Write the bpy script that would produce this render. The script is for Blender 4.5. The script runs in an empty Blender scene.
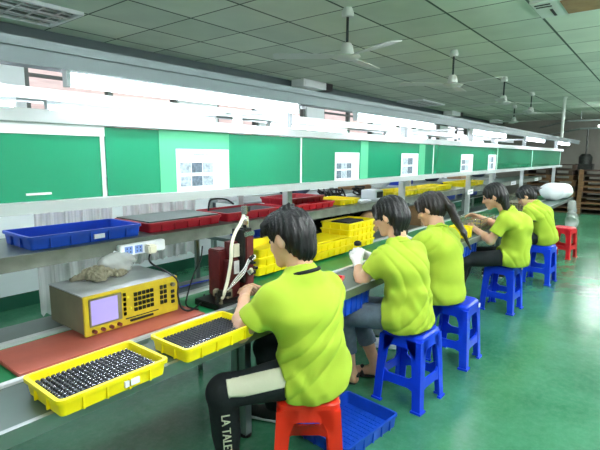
import bpy, bmesh, math, random
import numpy as np
from mathutils import Vector, Matrix
random.seed(7)
C = bpy.context.scene.collection
PI = math.pi
def R(d): return math.radians(d)

# ---------------------------------------------------------------- materials
def lin(c):
    return tuple(((v/255)/12.92 if v/255 <= .04045 else ((v/255+.055)/1.055)**2.4) for v in c)
def mat(name, rgb, rough=.5, metal=0., var=0., scale=8., bump=0., bscale=None, coat=0., stretch=None, trans=0., alpha=1., emit=None, estr=0., sss=0., spec=None, bdist=.01, bdetail=4):
    m = bpy.data.materials.new(name); m.use_nodes = True
    nt = m.node_tree; b = nt.nodes['Principled BSDF']
    c = lin(rgb)
    b.inputs['Base Color'].default_value = (*c, 1)
    b.inputs['Roughness'].default_value = rough; b.inputs['Metallic'].default_value = metal
    if coat: b.inputs['Coat Weight'].default_value = coat; b.inputs['Coat Roughness'].default_value = .08
    if trans: b.inputs['Transmission Weight'].default_value = trans
    if spec is not None: b.inputs['Specular IOR Level'].default_value = spec
    b.inputs['Alpha'].default_value = alpha
    if sss: b.inputs['Subsurface Weight'].default_value = sss; b.inputs['Subsurface Scale'].default_value = .01
    if emit: b.inputs['Emission Color'].default_value = (*lin(emit), 1); b.inputs['Emission Strength'].default_value = estr
    if var or bump:
        tc = nt.nodes.new('ShaderNodeTexCoord'); mp = nt.nodes.new('ShaderNodeMapping')
        nt.links.new(tc.outputs['Object'], mp.inputs[0])
        if stretch: mp.inputs['Scale'].default_value = stretch
        if var:
            n = nt.nodes.new('ShaderNodeTexNoise'); n.inputs['Scale'].default_value = scale; n.inputs['Detail'].default_value = 6
            nt.links.new(mp.outputs[0], n.inputs['Vector'])
            r = nt.nodes.new('ShaderNodeValToRGB'); e = r.color_ramp.elements
            e[0].position = .3; e[1].position = .7
            e[0].color = (*[max(0, v*(1-var)) for v in c], 1); e[1].color = (*[min(1, v*(1+var)) for v in c], 1)
            nt.links.new(n.outputs['Fac'], r.inputs[0]); nt.links.new(r.outputs[0], b.inputs['Base Color'])
        if bump:
            n2 = nt.nodes.new('ShaderNodeTexNoise'); n2.inputs['Scale'].default_value = bscale or scale; n2.inputs['Detail'].default_value = bdetail
            nt.links.new(mp.outputs[0], n2.inputs['Vector'])
            bp = nt.nodes.new('ShaderNodeBump'); bp.inputs['Strength'].default_value = bump; bp.inputs['Distance'].default_value = bdist
            nt.links.new(n2.outputs['Fac'], bp.inputs['Height']); nt.links.new(bp.outputs[0], b.inputs['Normal'])
    return m
M = {}
M['lime'] = mat('lime_cloth', (172,196,54), .85, bump=.9, bscale=6, bdetail=1.2, var=.05, scale=5, bdist=.02)
M['skin'] = mat('skin', (214,168,138), .5, sss=.15, var=.06, scale=20)
M['hair'] = mat('hair', (14,13,16), .5, bump=.8, bscale=60, stretch=(1,1,.15), var=.3, scale=60)
M['hairb'] = mat('hair_brown', (26,18,17), .5, bump=.8, bscale=60, stretch=(1,1,.15), var=.3, scale=60)
M['dark_cloth'] = mat('dark_cloth', (10,20,24), .9, bump=.4, bscale=14, var=.25)
M['cream_cloth'] = mat('cream_cloth', (205,205,180), .6, bump=.3, bscale=18)
M['denim'] = mat('washed_denim', (96,112,124), .9, bump=.3, bscale=40, var=.15, scale=25)
M['black'] = mat('black_rubber', (18,18,20), .6)
M['white_cloth'] = mat('white_glove_knit', (235,235,232), .9, bump=.4, bscale=90)
M['blue_plastic'] = mat('blue_plastic', (12,60,225), .33, var=.08, scale=9, bump=.05, bscale=30)
M['blue_tray'] = mat('blue_tray_plastic', (20,74,190), .4, var=.1, scale=12)
M['red_plastic'] = mat('orange_red_plastic', (224,44,20), .3, var=.07, scale=9)
M['red_plastic2'] = mat('crimson_plastic', (215,24,40), .33, var=.07, scale=9)
M['red_tray'] = mat('dark_red_tray', (175,20,40), .42, var=.12, scale=9)
M['yellow'] = mat('yellow_tray_plastic', (248,226,10), .4, var=.06, scale=10)
M['steel'] = mat('brushed_steel', (150,158,156), .38, metal=.85, var=.12, scale=3, stretch=(1,12,1))
M['zinc'] = mat('zinc_sheet', (84,104,98), .3, metal=.5, var=.22, scale=4)
M['ledge'] = mat('worn_dark_ledge', (58,84,74), .4, metal=.15, var=.2, scale=4)
M['rail'] = mat('rail_paint', (168,174,174), .5)
M['hoodgrey'] = mat('hood_grey_paint', (76,90,92), .5, metal=.2)
M['alu'] = mat('aluminium_profile', (212,216,218), .35, metal=.45, var=.05)
M['whitepaint'] = mat('white_paint', (232,236,238), .5)
M['greypaint'] = mat('grey_sheet_metal', (142,152,152), .5, metal=.25, var=.08)
M['shelfwood'] = mat('worn_shelf_board', (112,118,108), .6, var=.25, scale=14, stretch=(1,6,1), bump=.2)
M['belt'] = mat('green_belt', (30,140,84), .35, var=.1, scale=7)
M['redboard'] = mat('red_brown_board', (176,92,76), .5, var=.14, scale=6, bump=.1, bscale=20)
M['maroon'] = mat('maroon_painted_iron', (92,26,28), .42, var=.3, scale=22, bump=.15, bscale=30)
M['darkmetal'] = mat('dark_metal', (45,48,46), .4, metal=.7, var=.3, scale=25)
M['chrome'] = mat('bright_metal', (205,205,200), .2, metal=1.)
M['cream_plastic'] = mat('cream_plastic', (226,222,200), .5)
M['white_plastic'] = mat('white_plastic', (236,240,244), .4)
M['socket_blue'] = mat('pale_blue_plastic', (120,150,215), .5)
M['instr_yellow'] = mat('instrument_yellow', (196,172,36), .5, var=.08, scale=30)
M['instr_grey'] = mat('instrument_grey', (128,122,98), .55, metal=.1, var=.15, scale=10)
M['instr_top'] = mat('instrument_lid', (196,202,204), .3, metal=.4, var=.2, scale=9)
M['screen'] = mat('lit_screen', (120,112,170), .3, emit=(178,165,235), estr=.32)
M['rag'] = mat('grey_rag', (120,116,96), .95, bump=.7, bscale=40, var=.3, scale=20)
M['paper'] = mat('white_paper', (238,242,246), .7)
M['print_grey'] = mat('printed_photo', (165,178,192), .7, var=.5, scale=60)
M['print_dark'] = mat('printed_dark', (95,110,125), .7, var=.5, scale=70)
M['wood'] = mat('pallet_wood', (120,88,58), .85, var=.35, scale=5, stretch=(8,1,8), bump=.3, bscale=20)
M['darkwood'] = mat('old_pallet_wood', (66,52,42), .9, var=.35, scale=5, stretch=(8,1,8), bump=.3, bscale=20)
M['core'] = mat('component_core', (50,54,62), .35, metal=.35)
M['pin'] = mat('component_pin', (200,200,205), .25, metal=.9)
M['insert'] = mat('black_foam_insert', (28,30,34), .8)
M['fanwhite'] = mat('fan_white', (205,212,205), .4)
M['rod'] = mat('dark_rod', (50,62,60), .5, metal=.4)
M['cardboard'] = mat('cardboard', (150,118,84), .85, var=.15, scale=10)
M['bluebox'] = mat('deep_blue_plastic', (22,52,160), .5)
M['greensticker'] = mat('yellow_green_sticker', (226,220,40), .6)
M['label_white'] = mat('label_white', (235,235,240), .6)
M['tube'] = mat('lit_tube', (255,255,255), .5, emit=(238,244,255), estr=13.)
M['tube2'] = mat('lit_ceiling_tube', (255,255,255), .5, emit=(244,250,250), estr=115.)
M['tube3'] = mat('added_aisle_tube', (255,255,255), .5, emit=(244,250,250), estr=70.)  # glow of the added lamps over the unseen aisle
M['tube4'] = mat('lit_rear_tube', (255,255,255), .5, emit=(240,245,255), estr=30.)
M['film'] = mat('clear_film', (225,230,236), .25, var=.1, scale=30, stretch=(6,6,.4), bump=.9, bscale=26, alpha=.62, spec=.6)

def film_mat():
    m = bpy.data.materials.new('backlit_film'); m.use_nodes = True; nt = m.node_tree; nt.nodes.clear(); N = nt.nodes.new; L = nt.links.new
    out = N('ShaderNodeOutputMaterial'); tr = N('ShaderNodeBsdfTransparent'); tl = N('ShaderNodeBsdfTranslucent'); df = N('ShaderNodeBsdfDiffuse'); gl = N('ShaderNodeBsdfGlossy')
    tl.inputs[0].default_value = (.97,.95,.96,1); df.inputs[0].default_value = (.95,.93,.94,1); gl.inputs[1].default_value = .15
    a = N('ShaderNodeMixShader'); a.inputs[0].default_value = .35; L(tl.outputs[0], a.inputs[1]); L(df.outputs[0], a.inputs[2])
    b = N('ShaderNodeMixShader'); b.inputs[0].default_value = .1; L(a.outputs[0], b.inputs[1]); L(gl.outputs[0], b.inputs[2])
    tc = N('ShaderNodeTexCoord'); mp = N('ShaderNodeMapping'); mp.inputs['Scale'].default_value = (26,1,.35); no = N('ShaderNodeTexNoise'); no.inputs['Scale'].default_value = 2.5; no.inputs['Detail'].default_value = 5
    L(tc.outputs['Object'], mp.inputs[0]); L(mp.outputs[0], no.inputs['Vector'])
    mr = N('ShaderNodeMapRange'); mr.inputs[1].default_value = .35; mr.inputs[2].default_value = .65; mr.inputs[3].default_value = .55; mr.inputs[4].default_value = .95; L(no.outputs['Fac'], mr.inputs[0])
    c = N('ShaderNodeMixShader'); L(mr.outputs[0], c.inputs[0]); L(tr.outputs[0], c.inputs[1]); L(b.outputs[0], c.inputs[2]); L(c.outputs[0], out.inputs[0]); return m
M['film'] = film_mat()
M['bag'] = mat('clear_bag_film', (225,228,226), .18, bump=1., bscale=26, alpha=.38, spec=.8)
M['sack'] = mat('white_sack', (244,248,252), .6, bump=.6, bscale=14)
M['glass'] = mat('window_glass', (255,255,255), .02, trans=1.); M['glass'].node_tree.nodes['Principled BSDF'].inputs['IOR'].default_value = 1.02
M['winframe'] = mat('window_frame_paint', (92,98,94), .5)
M['facade'] = mat('pink_rendered_facade', (226,200,192), .9, var=.12, scale=3, stretch=(1,1,6))
M['navyclutter'] = mat('navy_cloth', (34,44,70), .8, var=.4, scale=14, bump=.5)

# green epoxy floor, worn and scuffed
def floor_mat():
    m = bpy.data.materials.new('green_epoxy_floor'); m.use_nodes = True; nt = m.node_tree; b = nt.nodes['Principled BSDF']
    tc = nt.nodes.new('ShaderNodeTexCoord')
    n = nt.nodes.new('ShaderNodeTexNoise'); n.inputs['Scale'].default_value = 1.3; n.inputs['Detail'].default_value = 10; n.inputs['Roughness'].default_value = .65
    nt.links.new(tc.outputs['Object'], n.inputs['Vector'])
    r = nt.nodes.new('ShaderNodeValToRGB'); e = r.color_ramp.elements
    e[0].position = .3; e[0].color = (*lin((36,102,70)),1); e[1].position = .72; e[1].color = (*lin((72,142,106)),1)
    nt.links.new(n.outputs['Fac'], r.inputs[0])
    n2 = nt.nodes.new('ShaderNodeTexNoise'); n2.inputs['Scale'].default_value = 22; n2.inputs['Detail'].default_value = 12; n2.inputs['Roughness'].default_value = .8
    nt.links.new(tc.outputs['Object'], n2.inputs['Vector'])
    r2 = nt.nodes.new('ShaderNodeValToRGB'); r2.color_ramp.elements[0].position = .45; r2.color_ramp.elements[1].position = .85
    r2.color_ramp.elements[1].color = (.22,.22,.22,1)
    nt.links.new(n2.outputs['Fac'], r2.inputs[0])
    mx = nt.nodes.new('ShaderNodeMix'); mx.data_type = 'RGBA'; mx.inputs[7].default_value = (*lin((140,185,158)),1)
    nt.links.new(r2.outputs[0], mx.inputs[0]); nt.links.new(r.outputs[0], mx.inputs[6]); nt.links.new(mx.outputs[2], b.inputs['Base Color'])
    mr = nt.nodes.new('ShaderNodeMapRange'); mr.inputs[3].default_value = .17; mr.inputs[4].default_value = .28
    nt.links.new(n.outputs['Fac'], mr.inputs[0]); nt.links.new(mr.outputs[0], b.inputs['Roughness'])
    bp = nt.nodes.new('ShaderNodeBump'); bp.inputs['Strength'].default_value = .06; bp.inputs['Distance'].default_value = .01
    nt.links.new(n2.outputs['Fac'], bp.inputs['Height']); nt.links.new(bp.outputs[0], b.inputs['Normal'])
    return m
M['floor'] = floor_mat()
# ceiling of 0.6 m tiles with the grid lines of the measured lay-in grid
def ceiling_mat():
    m = bpy.data.materials.new('ceiling_tiles'); m.use_nodes = True; nt = m.node_tree; b = nt.nodes['Principled BSDF']
    b.inputs['Roughness'].default_value = .9
    g = nt.nodes.new('ShaderNodeNewGeometry'); s = nt.nodes.new('ShaderNodeSeparateXYZ'); nt.links.new(g.outputs['Position'], s.inputs[0])
    def mth(op, a, c=None):
        n = nt.nodes.new('ShaderNodeMath'); n.operation = op
        for i, v in enumerate((a, c)):
            if v is None: continue
            if isinstance(v, (int, float)): n.inputs[i].default_value = v
            else: nt.links.new(v, n.inputs[i])
        return n.outputs[0]
    def line(o, off, w):
        f = mth('FRACT', mth('DIVIDE', mth('SUBTRACT', o, off), .6))
        d = mth('MINIMUM', f, mth('SUBTRACT', 1., f))
        return mth('LESS_THAN', d, w), mth('FLOOR', mth('DIVIDE', mth('SUBTRACT', o, off), .6))
    lx, ix = line(s.outputs[0], .302, .012); ly, iy = line(s.outputs[1], .358, .017)
    l = mth('MAXIMUM', lx, ly)
    cmb = nt.nodes.new('ShaderNodeCombineXYZ'); nt.links.new(ix, cmb.inputs[0]); nt.links.new(iy, cmb.inputs[1])
    wn = nt.nodes.new('ShaderNodeTexWhiteNoise'); nt.links.new(cmb.outputs[0], wn.inputs['Vector'])
    n = nt.nodes.new('ShaderNodeTexNoise'); n.inputs['Scale'].default_value = 3; n.inputs['Detail'].default_value = 8
    nt.links.new(g.outputs['Position'], n.inputs['Vector'])
    f = mth('ADD', mth('MULTIPLY', wn.outputs['Value'], .55), mth('MULTIPLY', n.outputs['Fac'], .6))
    r = nt.nodes.new('ShaderNodeValToRGB'); e = r.color_ramp.elements
    e[0].position = .15; e[0].color = (*lin((182,194,180)),1); e[1].position = 1.; e[1].color = (*lin((220,230,214)),1)
    nt.links.new(f, r.inputs[0])
    mx = nt.nodes.new('ShaderNodeMix'); mx.data_type = 'RGBA'; mx.inputs[7].default_value = (*lin((70,88,76)),1)
    nt.links.new(l, mx.inputs[0]); nt.links.new(r.outputs[0], mx.inputs[6]); nt.links.new(mx.outputs[2], b.inputs['Base Color'])
    return m
M['ceiling'] = ceiling_mat()
M['wall'] = mat('painted_wall', (232,240,240), .8, var=.05, scale=1.5)
M['wallfar'] = mat('grey_far_wall', (140,138,130), .9, var=.15, scale=1.2)
M['baseboard'] = mat('green_baseboard', (16,84,60), .5)
def acrylic(name, rgb):
    m = mat(name, rgb, .2, coat=1., var=.04, scale=2); m.node_tree.nodes['Principled BSDF'].inputs['Coat Roughness'].default_value = .03
    return m
M['acryl'] = acrylic('green_acrylic', (20,136,98))
M['acryl_pale'] = mat('green_acrylic_film', (96,190,146), .15, coat=.6)
M['acryl_edge'] = mat('panel_edge', (225,240,232), .4)

# ---------------------------------------------------------------- mesh helpers
class MB:
    def __init__(s): s.v = []; s.f = []
    def add(s, v, f):
        n = len(s.v); s.v += [tuple(p) for p in v]; s.f += [tuple(n+i for i in q) for q in f]; return s
    def box(s, c, d, rz=0., m=None):
        hx, hy, hz = d[0]/2, d[1]/2, d[2]/2
        P = [Vector((x, y, z)) for z in (-hz, hz) for y in (-hy, hy) for x in (-hx, hx)]
        Mx = m or Matrix.Rotation(rz, 3, 'Z')
        return s.add([Mx @ p + Vector(c) for p in P], [(0,2,3,1),(4,5,7,6),(0,1,5,4),(2,6,7,3),(0,4,6,2),(1,3,7,5)])
    def b2(s, a, b):   # box by corners
        return s.box([(a[i]+b[i])/2 for i in range(3)], [abs(b[i]-a[i]) for i in range(3)])
    def loft(s, loops, cap0=True, cap1=True):
        n = len(loops[0]); v = [p for l in loops for p in l]; f = []
        for k in range(len(loops)-1):
            for i in range(n):
                j = (i+1) % n; f.append((k*n+i, k*n+j, (k+1)*n+j, (k+1)*n+i))
        if cap0: f.append(tuple(range(n-1, -1, -1)))
        if cap1: f.append(tuple((len(loops)-1)*n+i for i in range(n)))
        return s.add(v, f)
    def tube(s, pts, r, n=8, taper=None):
        pts = [Vector(p) for p in pts]; loops = []
        t0 = (pts[1]-pts[0]).normalized(); a = Vector((0,0,1)) if abs(t0.z) < .9 else Vector((1,0,0))
        u = t0.cross(a).normalized()
        for i, p in enumerate(pts):
            t = (pts[min(i+1, len(pts)-1)] - pts[max(i-1, 0)]).normalized()
            u = (u - t*u.dot(t)).normalized(); w = t.cross(u)
            rr = r if taper is None else r*taper[i]
            loops.append([p + (u*math.cos(2*PI*k/n) + w*math.sin(2*PI*k/n))*rr for k in range(n)])
        return s.loft(loops)
    def cyl(s, a, b, r, n=14, r2=None):
        return s.tube([a, b], r, n, taper=[1, (r2 if r2 is not None else r)/r])
    def lathe(s, c, prof, n=24):
        return s.loft([[Vector((c[0]+r*math.cos(2*PI*k/n), c[1]+r*math.sin(2*PI*k/n), c[2]+z)) for k in range(n)] for r, z in prof])
    def build(s, name, m, parent=None, smooth=False, bevel=0.):
        me = bpy.data.meshes.new(name); me.from_pydata(s.v, [], s.f); me.validate()
        bm = bmesh.new(); bm.from_mesh(me); bmesh.ops.recalc_face_normals(bm, faces=bm.faces[:])
        if bevel: 
            bmesh.ops.bevel(bm, geom=[e for e in bm.edges if len(e.link_faces) == 2 and e.calc_face_angle(0) > .6], offset=bevel, segments=2, affect='EDGES', clamp_overlap=True)
        bm.to_mesh(me); bm.free()
        me.materials.append(m)
        if smooth: me.polygons.foreach_set('use_smooth', [True]*len(me.polygons))
        o = bpy.data.objects.new(name, me); C.objects.link(o)
        if parent: o.parent = parent
        if smooth == 'auto':
            me.polygons.foreach_set('use_smooth', [True]*len(me.polygons)); me.set_sharp_from_angle(angle=R(35))
        return o
def tag(o, label, cat, group=None, kind=None):
    if label: o['label'] = label
    if cat: o['category'] = cat
    if group: o['group'] = group
    if kind: o['kind'] = kind
    return o
def thing(name, label, cat, loc=(0,0,0), rz=0., group=None):
    o = bpy.data.objects.new(name, None); C.objects.link(o); o.location = loc; o.rotation_euler = (0,0,rz)
    o.empty_display_size = .1
    return tag(o, label, cat, group)
def struct(o): o['kind'] = 'structure'; return o
def copy_tree(o, parent=None):
    c = o.copy(); C.objects.link(c); c.parent = parent
    for ch in [x for x in C.objects if x.parent == o]: copy_tree(ch, c)
    return c
def dup(o, loc, rz=0., label=None, group=None):
    c = copy_tree(o); c.location = loc; c.rotation_euler = (0,0,rz)
    if label: c['label'] = label
    if group: c['group'] = group
    return c
def rrect(L, W, r, z, n=4, cx=0, cy=0):
    pts = []
    for sx, sy, a0 in ((1,1,0),(-1,1,90),(-1,-1,180),(1,-1,270)):
        for k in range(n+1):
            a = R(a0+90*k/n); pts.append(Vector((cx+sx*(L/2-r)+r*math.cos(a), cy+sy*(W/2-r)+r*math.sin(a), z)))
    return pts
def spline(P, n=8):
    P = [Vector(p) for p in P]; out = []
    for i in range(len(P)-1):
        p0, p1, p2, p3 = P[max(i-1,0)], P[i], P[i+1], P[min(i+2,len(P)-1)]
        for k in range(n):
            t = k/n
            out.append(.5*((2*p1)+(p2-p0)*t+(2*p0-5*p1+4*p2-p3)*t*t+(3*p1-p0-3*p2+p3)*t**3))
    return out+[P[-1]]

# ---------------------------------------------------------------- signed-distance modelling for bodies and cloth
class SDF:
    def __init__(s, lo, hi, h):
        s.lo = np.array(lo, float); s.h = h
        s.n = np.ceil((np.array(hi)-s.lo)/h).astype(int)+1
        s.d = np.full(s.n, .2, np.float32)
    def grid(s, i0, i1):
        ax = [s.lo[k]+s.h*np.arange(i0[k], i1[k]) for k in range(3)]
        return np.meshgrid(*ax, indexing='ij', sparse=False)
    def region(s, lo, hi, pad):
        i0 = np.clip(np.floor((np.array(lo)-pad-s.lo)/s.h).astype(int), 0, s.n); i1 = np.clip(np.ceil((np.array(hi)+pad-s.lo)/s.h).astype(int)+1, 0, s.n)
        return i0, i1
    def put(s, fn, lo, hi, k=.02, op='add'):
        i0, i1 = s.region(lo, hi, k+3*s.h)
        if np.any(i1 <= i0): return
        X, Y, Z = s.grid(i0, i1); e = fn(X, Y, Z).astype(np.float32)
        sl = tuple(slice(a, b) for a, b in zip(i0, i1)); a = s.d[sl]
        if op == 'add':
            h = np.maximum(k-np.abs(a-e), 0); s.d[sl] = np.minimum(a, e)-h*h/(4*k) if k > 0 else np.minimum(a, e)
        else:      # subtract, smooth
            e = -e; h = np.maximum(k-np.abs(a-e), 0); s.d[sl] = np.maximum(a, e)+h*h/(4*k) if k > 0 else np.maximum(a, e)
    def cone(s, a, b, ra, rb, k=.02, op='add', cut=None):
        a, b = np.array(a, float), np.array(b, float); ab = b-a; L2 = ab@ab+1e-12
        def fn(X, Y, Z):
            px, py, pz = X-a[0], Y-a[1], Z-a[2]
            t = np.clip((px*ab[0]+py*ab[1]+pz*ab[2])/L2, 0, 1)
            d = np.sqrt((px-t*ab[0])**2+(py-t*ab[1])**2+(pz-t*ab[2])**2)-(ra+(rb-ra)*t)
            if cut is not None:
                L = math.sqrt(L2); d = np.maximum(d, (px*ab[0]+py*ab[1]+pz*ab[2])/L-L*cut)
            return d
        r = max(ra, rb); s.put(fn, np.minimum(a, b)-r, np.maximum(a, b)+r, k, op)
    def ecap(s, a, b, lat, A, B, k=.03, op='add'):
        """elliptic capsule from a to b: lateral axis lat, (lateral, forward) radii A at a and B at b"""
        a, b = np.array(a, float), np.array(b, float); ax = b-a; L = np.linalg.norm(ax); ax = ax/L
        l = np.array(lat, float); l = l-ax*(l@ax); l /= np.linalg.norm(l); f = np.cross(ax, l)
        def fn(X, Y, Z):
            px, py, pz = X-a[0], Y-a[1], Z-a[2]
            h = px*ax[0]+py*ax[1]+pz*ax[2]; t = np.clip(h/L, 0, 1); ex = np.maximum(np.maximum(-h, h-L), 0)
            u = px*l[0]+py*l[1]+pz*l[2]; v = px*f[0]+py*f[1]+pz*f[2]
            ru = A[0]+(B[0]-A[0])*t; rv = A[1]+(B[1]-A[1])*t; rm = np.minimum(ru, rv)
            return (np.sqrt((u/ru)**2+(v/rv)**2+(ex/rm)**2)-1)*rm
        r = max(A+B) if isinstance(A, tuple) else .2
        s.put(fn, np.minimum(a, b)-r, np.maximum(a, b)+r, k, op)
    def ell(s, c, ax, rad, k=.02, op='add'):
        """ellipsoid, ax = 3 orthonormal axes"""
        c = np.array(c, float); ax = np.array(ax, float); m = min(rad)
        def fn(X, Y, Z):
            px, py, pz = X-c[0], Y-c[1], Z-c[2]
            q = [(px*ax[i][0]+py*ax[i][1]+pz*ax[i][2])/rad[i] for i in range(3)]
            k0 = np.sqrt(q[0]**2+q[1]**2+q[2]**2)
            k1 = np.sqrt((q[0]/rad[0])**2+(q[1]/rad[1])**2+(q[2]/rad[2])**2)+1e-9
            return k0*(k0-1)/k1
        r = max(rad); s.put(fn, c-r, c+r, k, op)
    def plane(s, p, n):      # keep the side n points away from
        p = np.array(p, float); n = np.array(n, float); n /= np.linalg.norm(n)
        X, Y, Z = s.grid((0,0,0), s.n)
        s.d = np.maximum(s.d, ((X-p[0])*n[0]+(Y-p[1])*n[1]+(Z-p[2])*n[2]).astype(np.float32))
    def warp(s, fn):
        X, Y, Z = s.grid((0,0,0), s.n); s.d += fn(X, Y, Z).astype(np.float32)
    def mesh(s, name, m, parent=None):
        d = s.d.copy(); d[0]=d[-1]=1; d[:,0]=d[:,-1]=1; d[:,:,0]=d[:,:,-1]=1
        ins = d < 0; c = np.stack([ins[a:ins.shape[0]-1+a, b:ins.shape[1]-1+b, e:ins.shape[2]-1+e] for a in (0,1) for b in (0,1) for e in (0,1)])
        cnt = c.sum(0); act = (cnt > 0) & (cnt < 8); idx = np.full(act.shape, -1); cells = np.argwhere(act); idx[act] = np.arange(len(cells))
        pos = np.zeros((len(cells), 3)); num = np.zeros(len(cells))
        cor = [(a,b,e) for a in (0,1) for b in (0,1) for e in (0,1)]
        val = {q: d[cells[:,0]+q[0], cells[:,1]+q[1], cells[:,2]+q[2]] for q in cor}
        for q in cor:
            for k in range(3):
                if q[k] == 0:
                    w = list(q); w[k] = 1; w = tuple(w); A, B = val[q], val[w]; x = (A < 0) != (B < 0)
                    t = np.where(x, A/np.where(x, A-B, 1), 0)
                    pp = np.array(q, float)[None,:].repeat(len(cells), 0); pp[:,k] = t
                    pos[x] += pp[x]; num[x] += 1
        V = (cells+pos/num[:,None])*s.h+s.lo
        F = []
        for k in range(3):
            o1, o2 = (k+1)%3, (k+2)%3
            sl0 = [slice(None)]*3; sl1 = [slice(None)]*3; sl0[k] = slice(0,-1); sl1[k] = slice(1,None)
            a, b = ins[tuple(sl0)], ins[tuple(sl1)]
            for flip, mask in ((False, a & ~b), (True, ~a & b)):
                e = np.argwhere(mask)
                if not len(e): continue
                e = e[(e[:,o1] > 0) & (e[:,o2] > 0)]
                q = []
                for d1, d2 in ((0,0),(1,0),(1,1),(0,1)):
                    w = e.copy(); w[:,o1] -= 1-d1; w[:,o2] -= 1-d2; q.append(idx[w[:,0], w[:,1], w[:,2]])
                q = np.stack(q, 1)
                F.append(q if not flip else q[:,::-1])
        F = np.concatenate(F); F = F[(F >= 0).all(1)]
        me = bpy.data.meshes.new(name); me.from_pydata(V.tolist(), [], F.tolist()); me.materials.append(m)
        me.polygons.foreach_set('use_smooth', [True]*len(me.polygons)); me.update()
        o = bpy.data.objects.new(name, me); C.objects.link(o)
        if parent: o.parent = parent; o.matrix_parent_inverse = Matrix.Translation(-Vector(parent.location))
        return o
CAMZ = 1.48; EXPO = 1.12
CZ = 2.65; WY = 4.82
# ---------------------------------------------------------------- the room
struct(MB().b2((-4,-6.5,-.1), (17,WY,0)).build('floor', M['floor']))
struct(MB().b2((-4,-6.5,CZ), (17,WY,CZ+.1)).build('ceiling', M['ceiling']))
struct(MB().b2((17,-6.5,0), (17.15,WY,CZ)).build('wall_far', M['wallfar']))
struct(MB().b2((-4.15,-6.5,0), (-4,WY,CZ)).build('wall_back', M['wall']))
struct(MB().b2((-4,-6.65,0), (17,-6.5,CZ)).build('wall_right', M['wall']))
# left wall with a high band of windows
WIN = [(-.6,1.55),(1.9,3.65),(4.28,5.1),(5.25,6.25),(6.75,8.5),(8.9,10.6),(11.0,12.1),(12.6,14.2)]
wl = MB().b2((-4,WY,0), (17,WY+.15,1.72)).b2((-4,WY,2.42), (17,WY+.15,CZ))
xs = [-4]+[q for ab in WIN for q in ab]+[17]
for a, b in zip(xs[0::2], xs[1::2]): wl.b2((a,WY,1.72), (b,WY+.15,2.42))
struct(wl.build('wall_left', M['wall']))
for i, (a, b) in enumerate(WIN):
    w_ = thing(f'window_{i+1}', None, None, ((a+b)/2, WY+.07, 1.72)); w_['kind'] = 'structure'
    f = MB(); L = b-a; H = .70; t = .05
    f.b2((-L/2,-.04,0), (L/2,.04,t)).b2((-L/2,-.04,H-t), (L/2,.04,H)).b2((-L/2,-.04,0), (-L/2+t,.04,H)).b2((L/2-t,-.04,0), (L/2,.04,H))
    if L > 1: f.b2((-.03,-.035,0), (.03,.035,H))
    if L > 1.3: f.b2((-L/2,-.03,.5), (L/2,.03,.53))
    f.build('window_frame', M['winframe'], w_)
    MB().b2((-L/2+t,-.004,t), (L/2-t,.004,H-t)).build('window_pane', M['glass'], w_)
struct(MB().b2((-4,WY-.03,2.43), (17,WY,CZ)).build('trim_1', M['hoodgrey']))
struct(MB().b2((-6,8.6,0), (20,8.8,6)).build('wall_outside', M['facade']))
struct(MB().b2((-6,WY+.15,-.1), (20,8.6,0)).build('ground_outside', M['wallfar']))
struct(MB().b2((-4,WY-.012,0), (17,WY,.135)).build('baseboard_left', M['baseboard']))
struct(MB().b2((16.985,-6.5,0), (17,WY-.012,.135)).build('baseboard_far', M['baseboard']))

# ---------------------------------------------------------------- workbench line
BX0, BX1 = -.9, 9.7
bench = thing('assembly_bench', 'long metal workbench with a green belt running past all the seated workers', 'bench', (BX0,1.3,0))
def bx(a, b, name, m, p=bench, bevel=0): 
    o = MB().b2(a, b).build(name, m, p, bevel=bevel); o.matrix_parent_inverse = Matrix.Translation(-Vector(p.location)); return o
bx((BX0,1.318,.728), (BX1,1.575,.748), 'front_ledge', M['ledge'])
bx((BX0,1.3,.705), (BX1,1.318,.752), 'front_edge_strip', M['steel'])
bx((BX0,1.575,.715), (BX1,1.60,.757), 'belt_rail', M['alu'])
bx((BX0,1.60,.722), (BX1,1.925,.742), 'conveyor_belt', M['belt'])
bx((BX0,1.925,.715), (BX1,1.955,.757), 'belt_rail', M['alu'])
bx((BX0,1.955,.728), (BX1,2.15,.748), 'rear_ledge', M['zinc'])
for y in (1.63, 2.12): bx((BX0,y-.02,.66), (BX1,y+.02,.70), 'under_beam', M['steel'])
for x in (-.7, 1.60, 3.9, 6.2, 8.5):
    for y in (1.63, 1.69):
        g = MB().b2((x-.022,y-.022,.012), (x+.022,y+.022,.715))
        o = g.build('leg', M['steel'], bench); o.matrix_parent_inverse = Matrix.Translation(-Vector(bench.location))
        q = MB().cyl((x,y,0), (x,y,.014), .03).build('foot', M['black'], o)
    bx((x-.02,1.55,.665), (x+.02,2.12,.715), 'cross_beam', M['steel'])

# frame that carries the shelf, panels and lamps
fr = thing('lamp_gantry', 'white aluminium post frame rising over the workbench and carrying the lamp hood', 'frame', (BX0,1.9,.748))
def fx(a, b, name, m, bevel=0): return bx(a, b, name, m, fr, bevel)
POST = (.25, 2.29, 3.95, 5.78, 6.72, 8.45)
for x in POST:
    p = MB().b2((x-.022,1.9,.749), (x+.022,1.945,1.78))
    for sx in (-1,1): p.b2((x+sx*.012-.003,1.894,.76), (x+sx*.012+.003,1.9,1.82))
    o = p.build('post', M['alu'], fr); o.matrix_parent_inverse = Matrix.Translation(-Vector(fr.location))
    fx((x-.02,1.67,1.285), (x+.02,1.9,1.31), 'panel_arm', M['alu'])
    fx((x-.02,1.67,1.59), (x+.02,1.9,1.62), 'panel_arm', M['alu'])
for x, y, z0 in ((2.41,2.47,0),(10.2,1.72,0),(5.3,2.47,0),(8.9,2.47,0)):
    o = MB().b2((x-.025,y,z0), (x+.025,y+.05,1.78)).build('post', M['alu'], fr); o.matrix_parent_inverse = Matrix.Translation(-Vector(fr.location))
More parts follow.
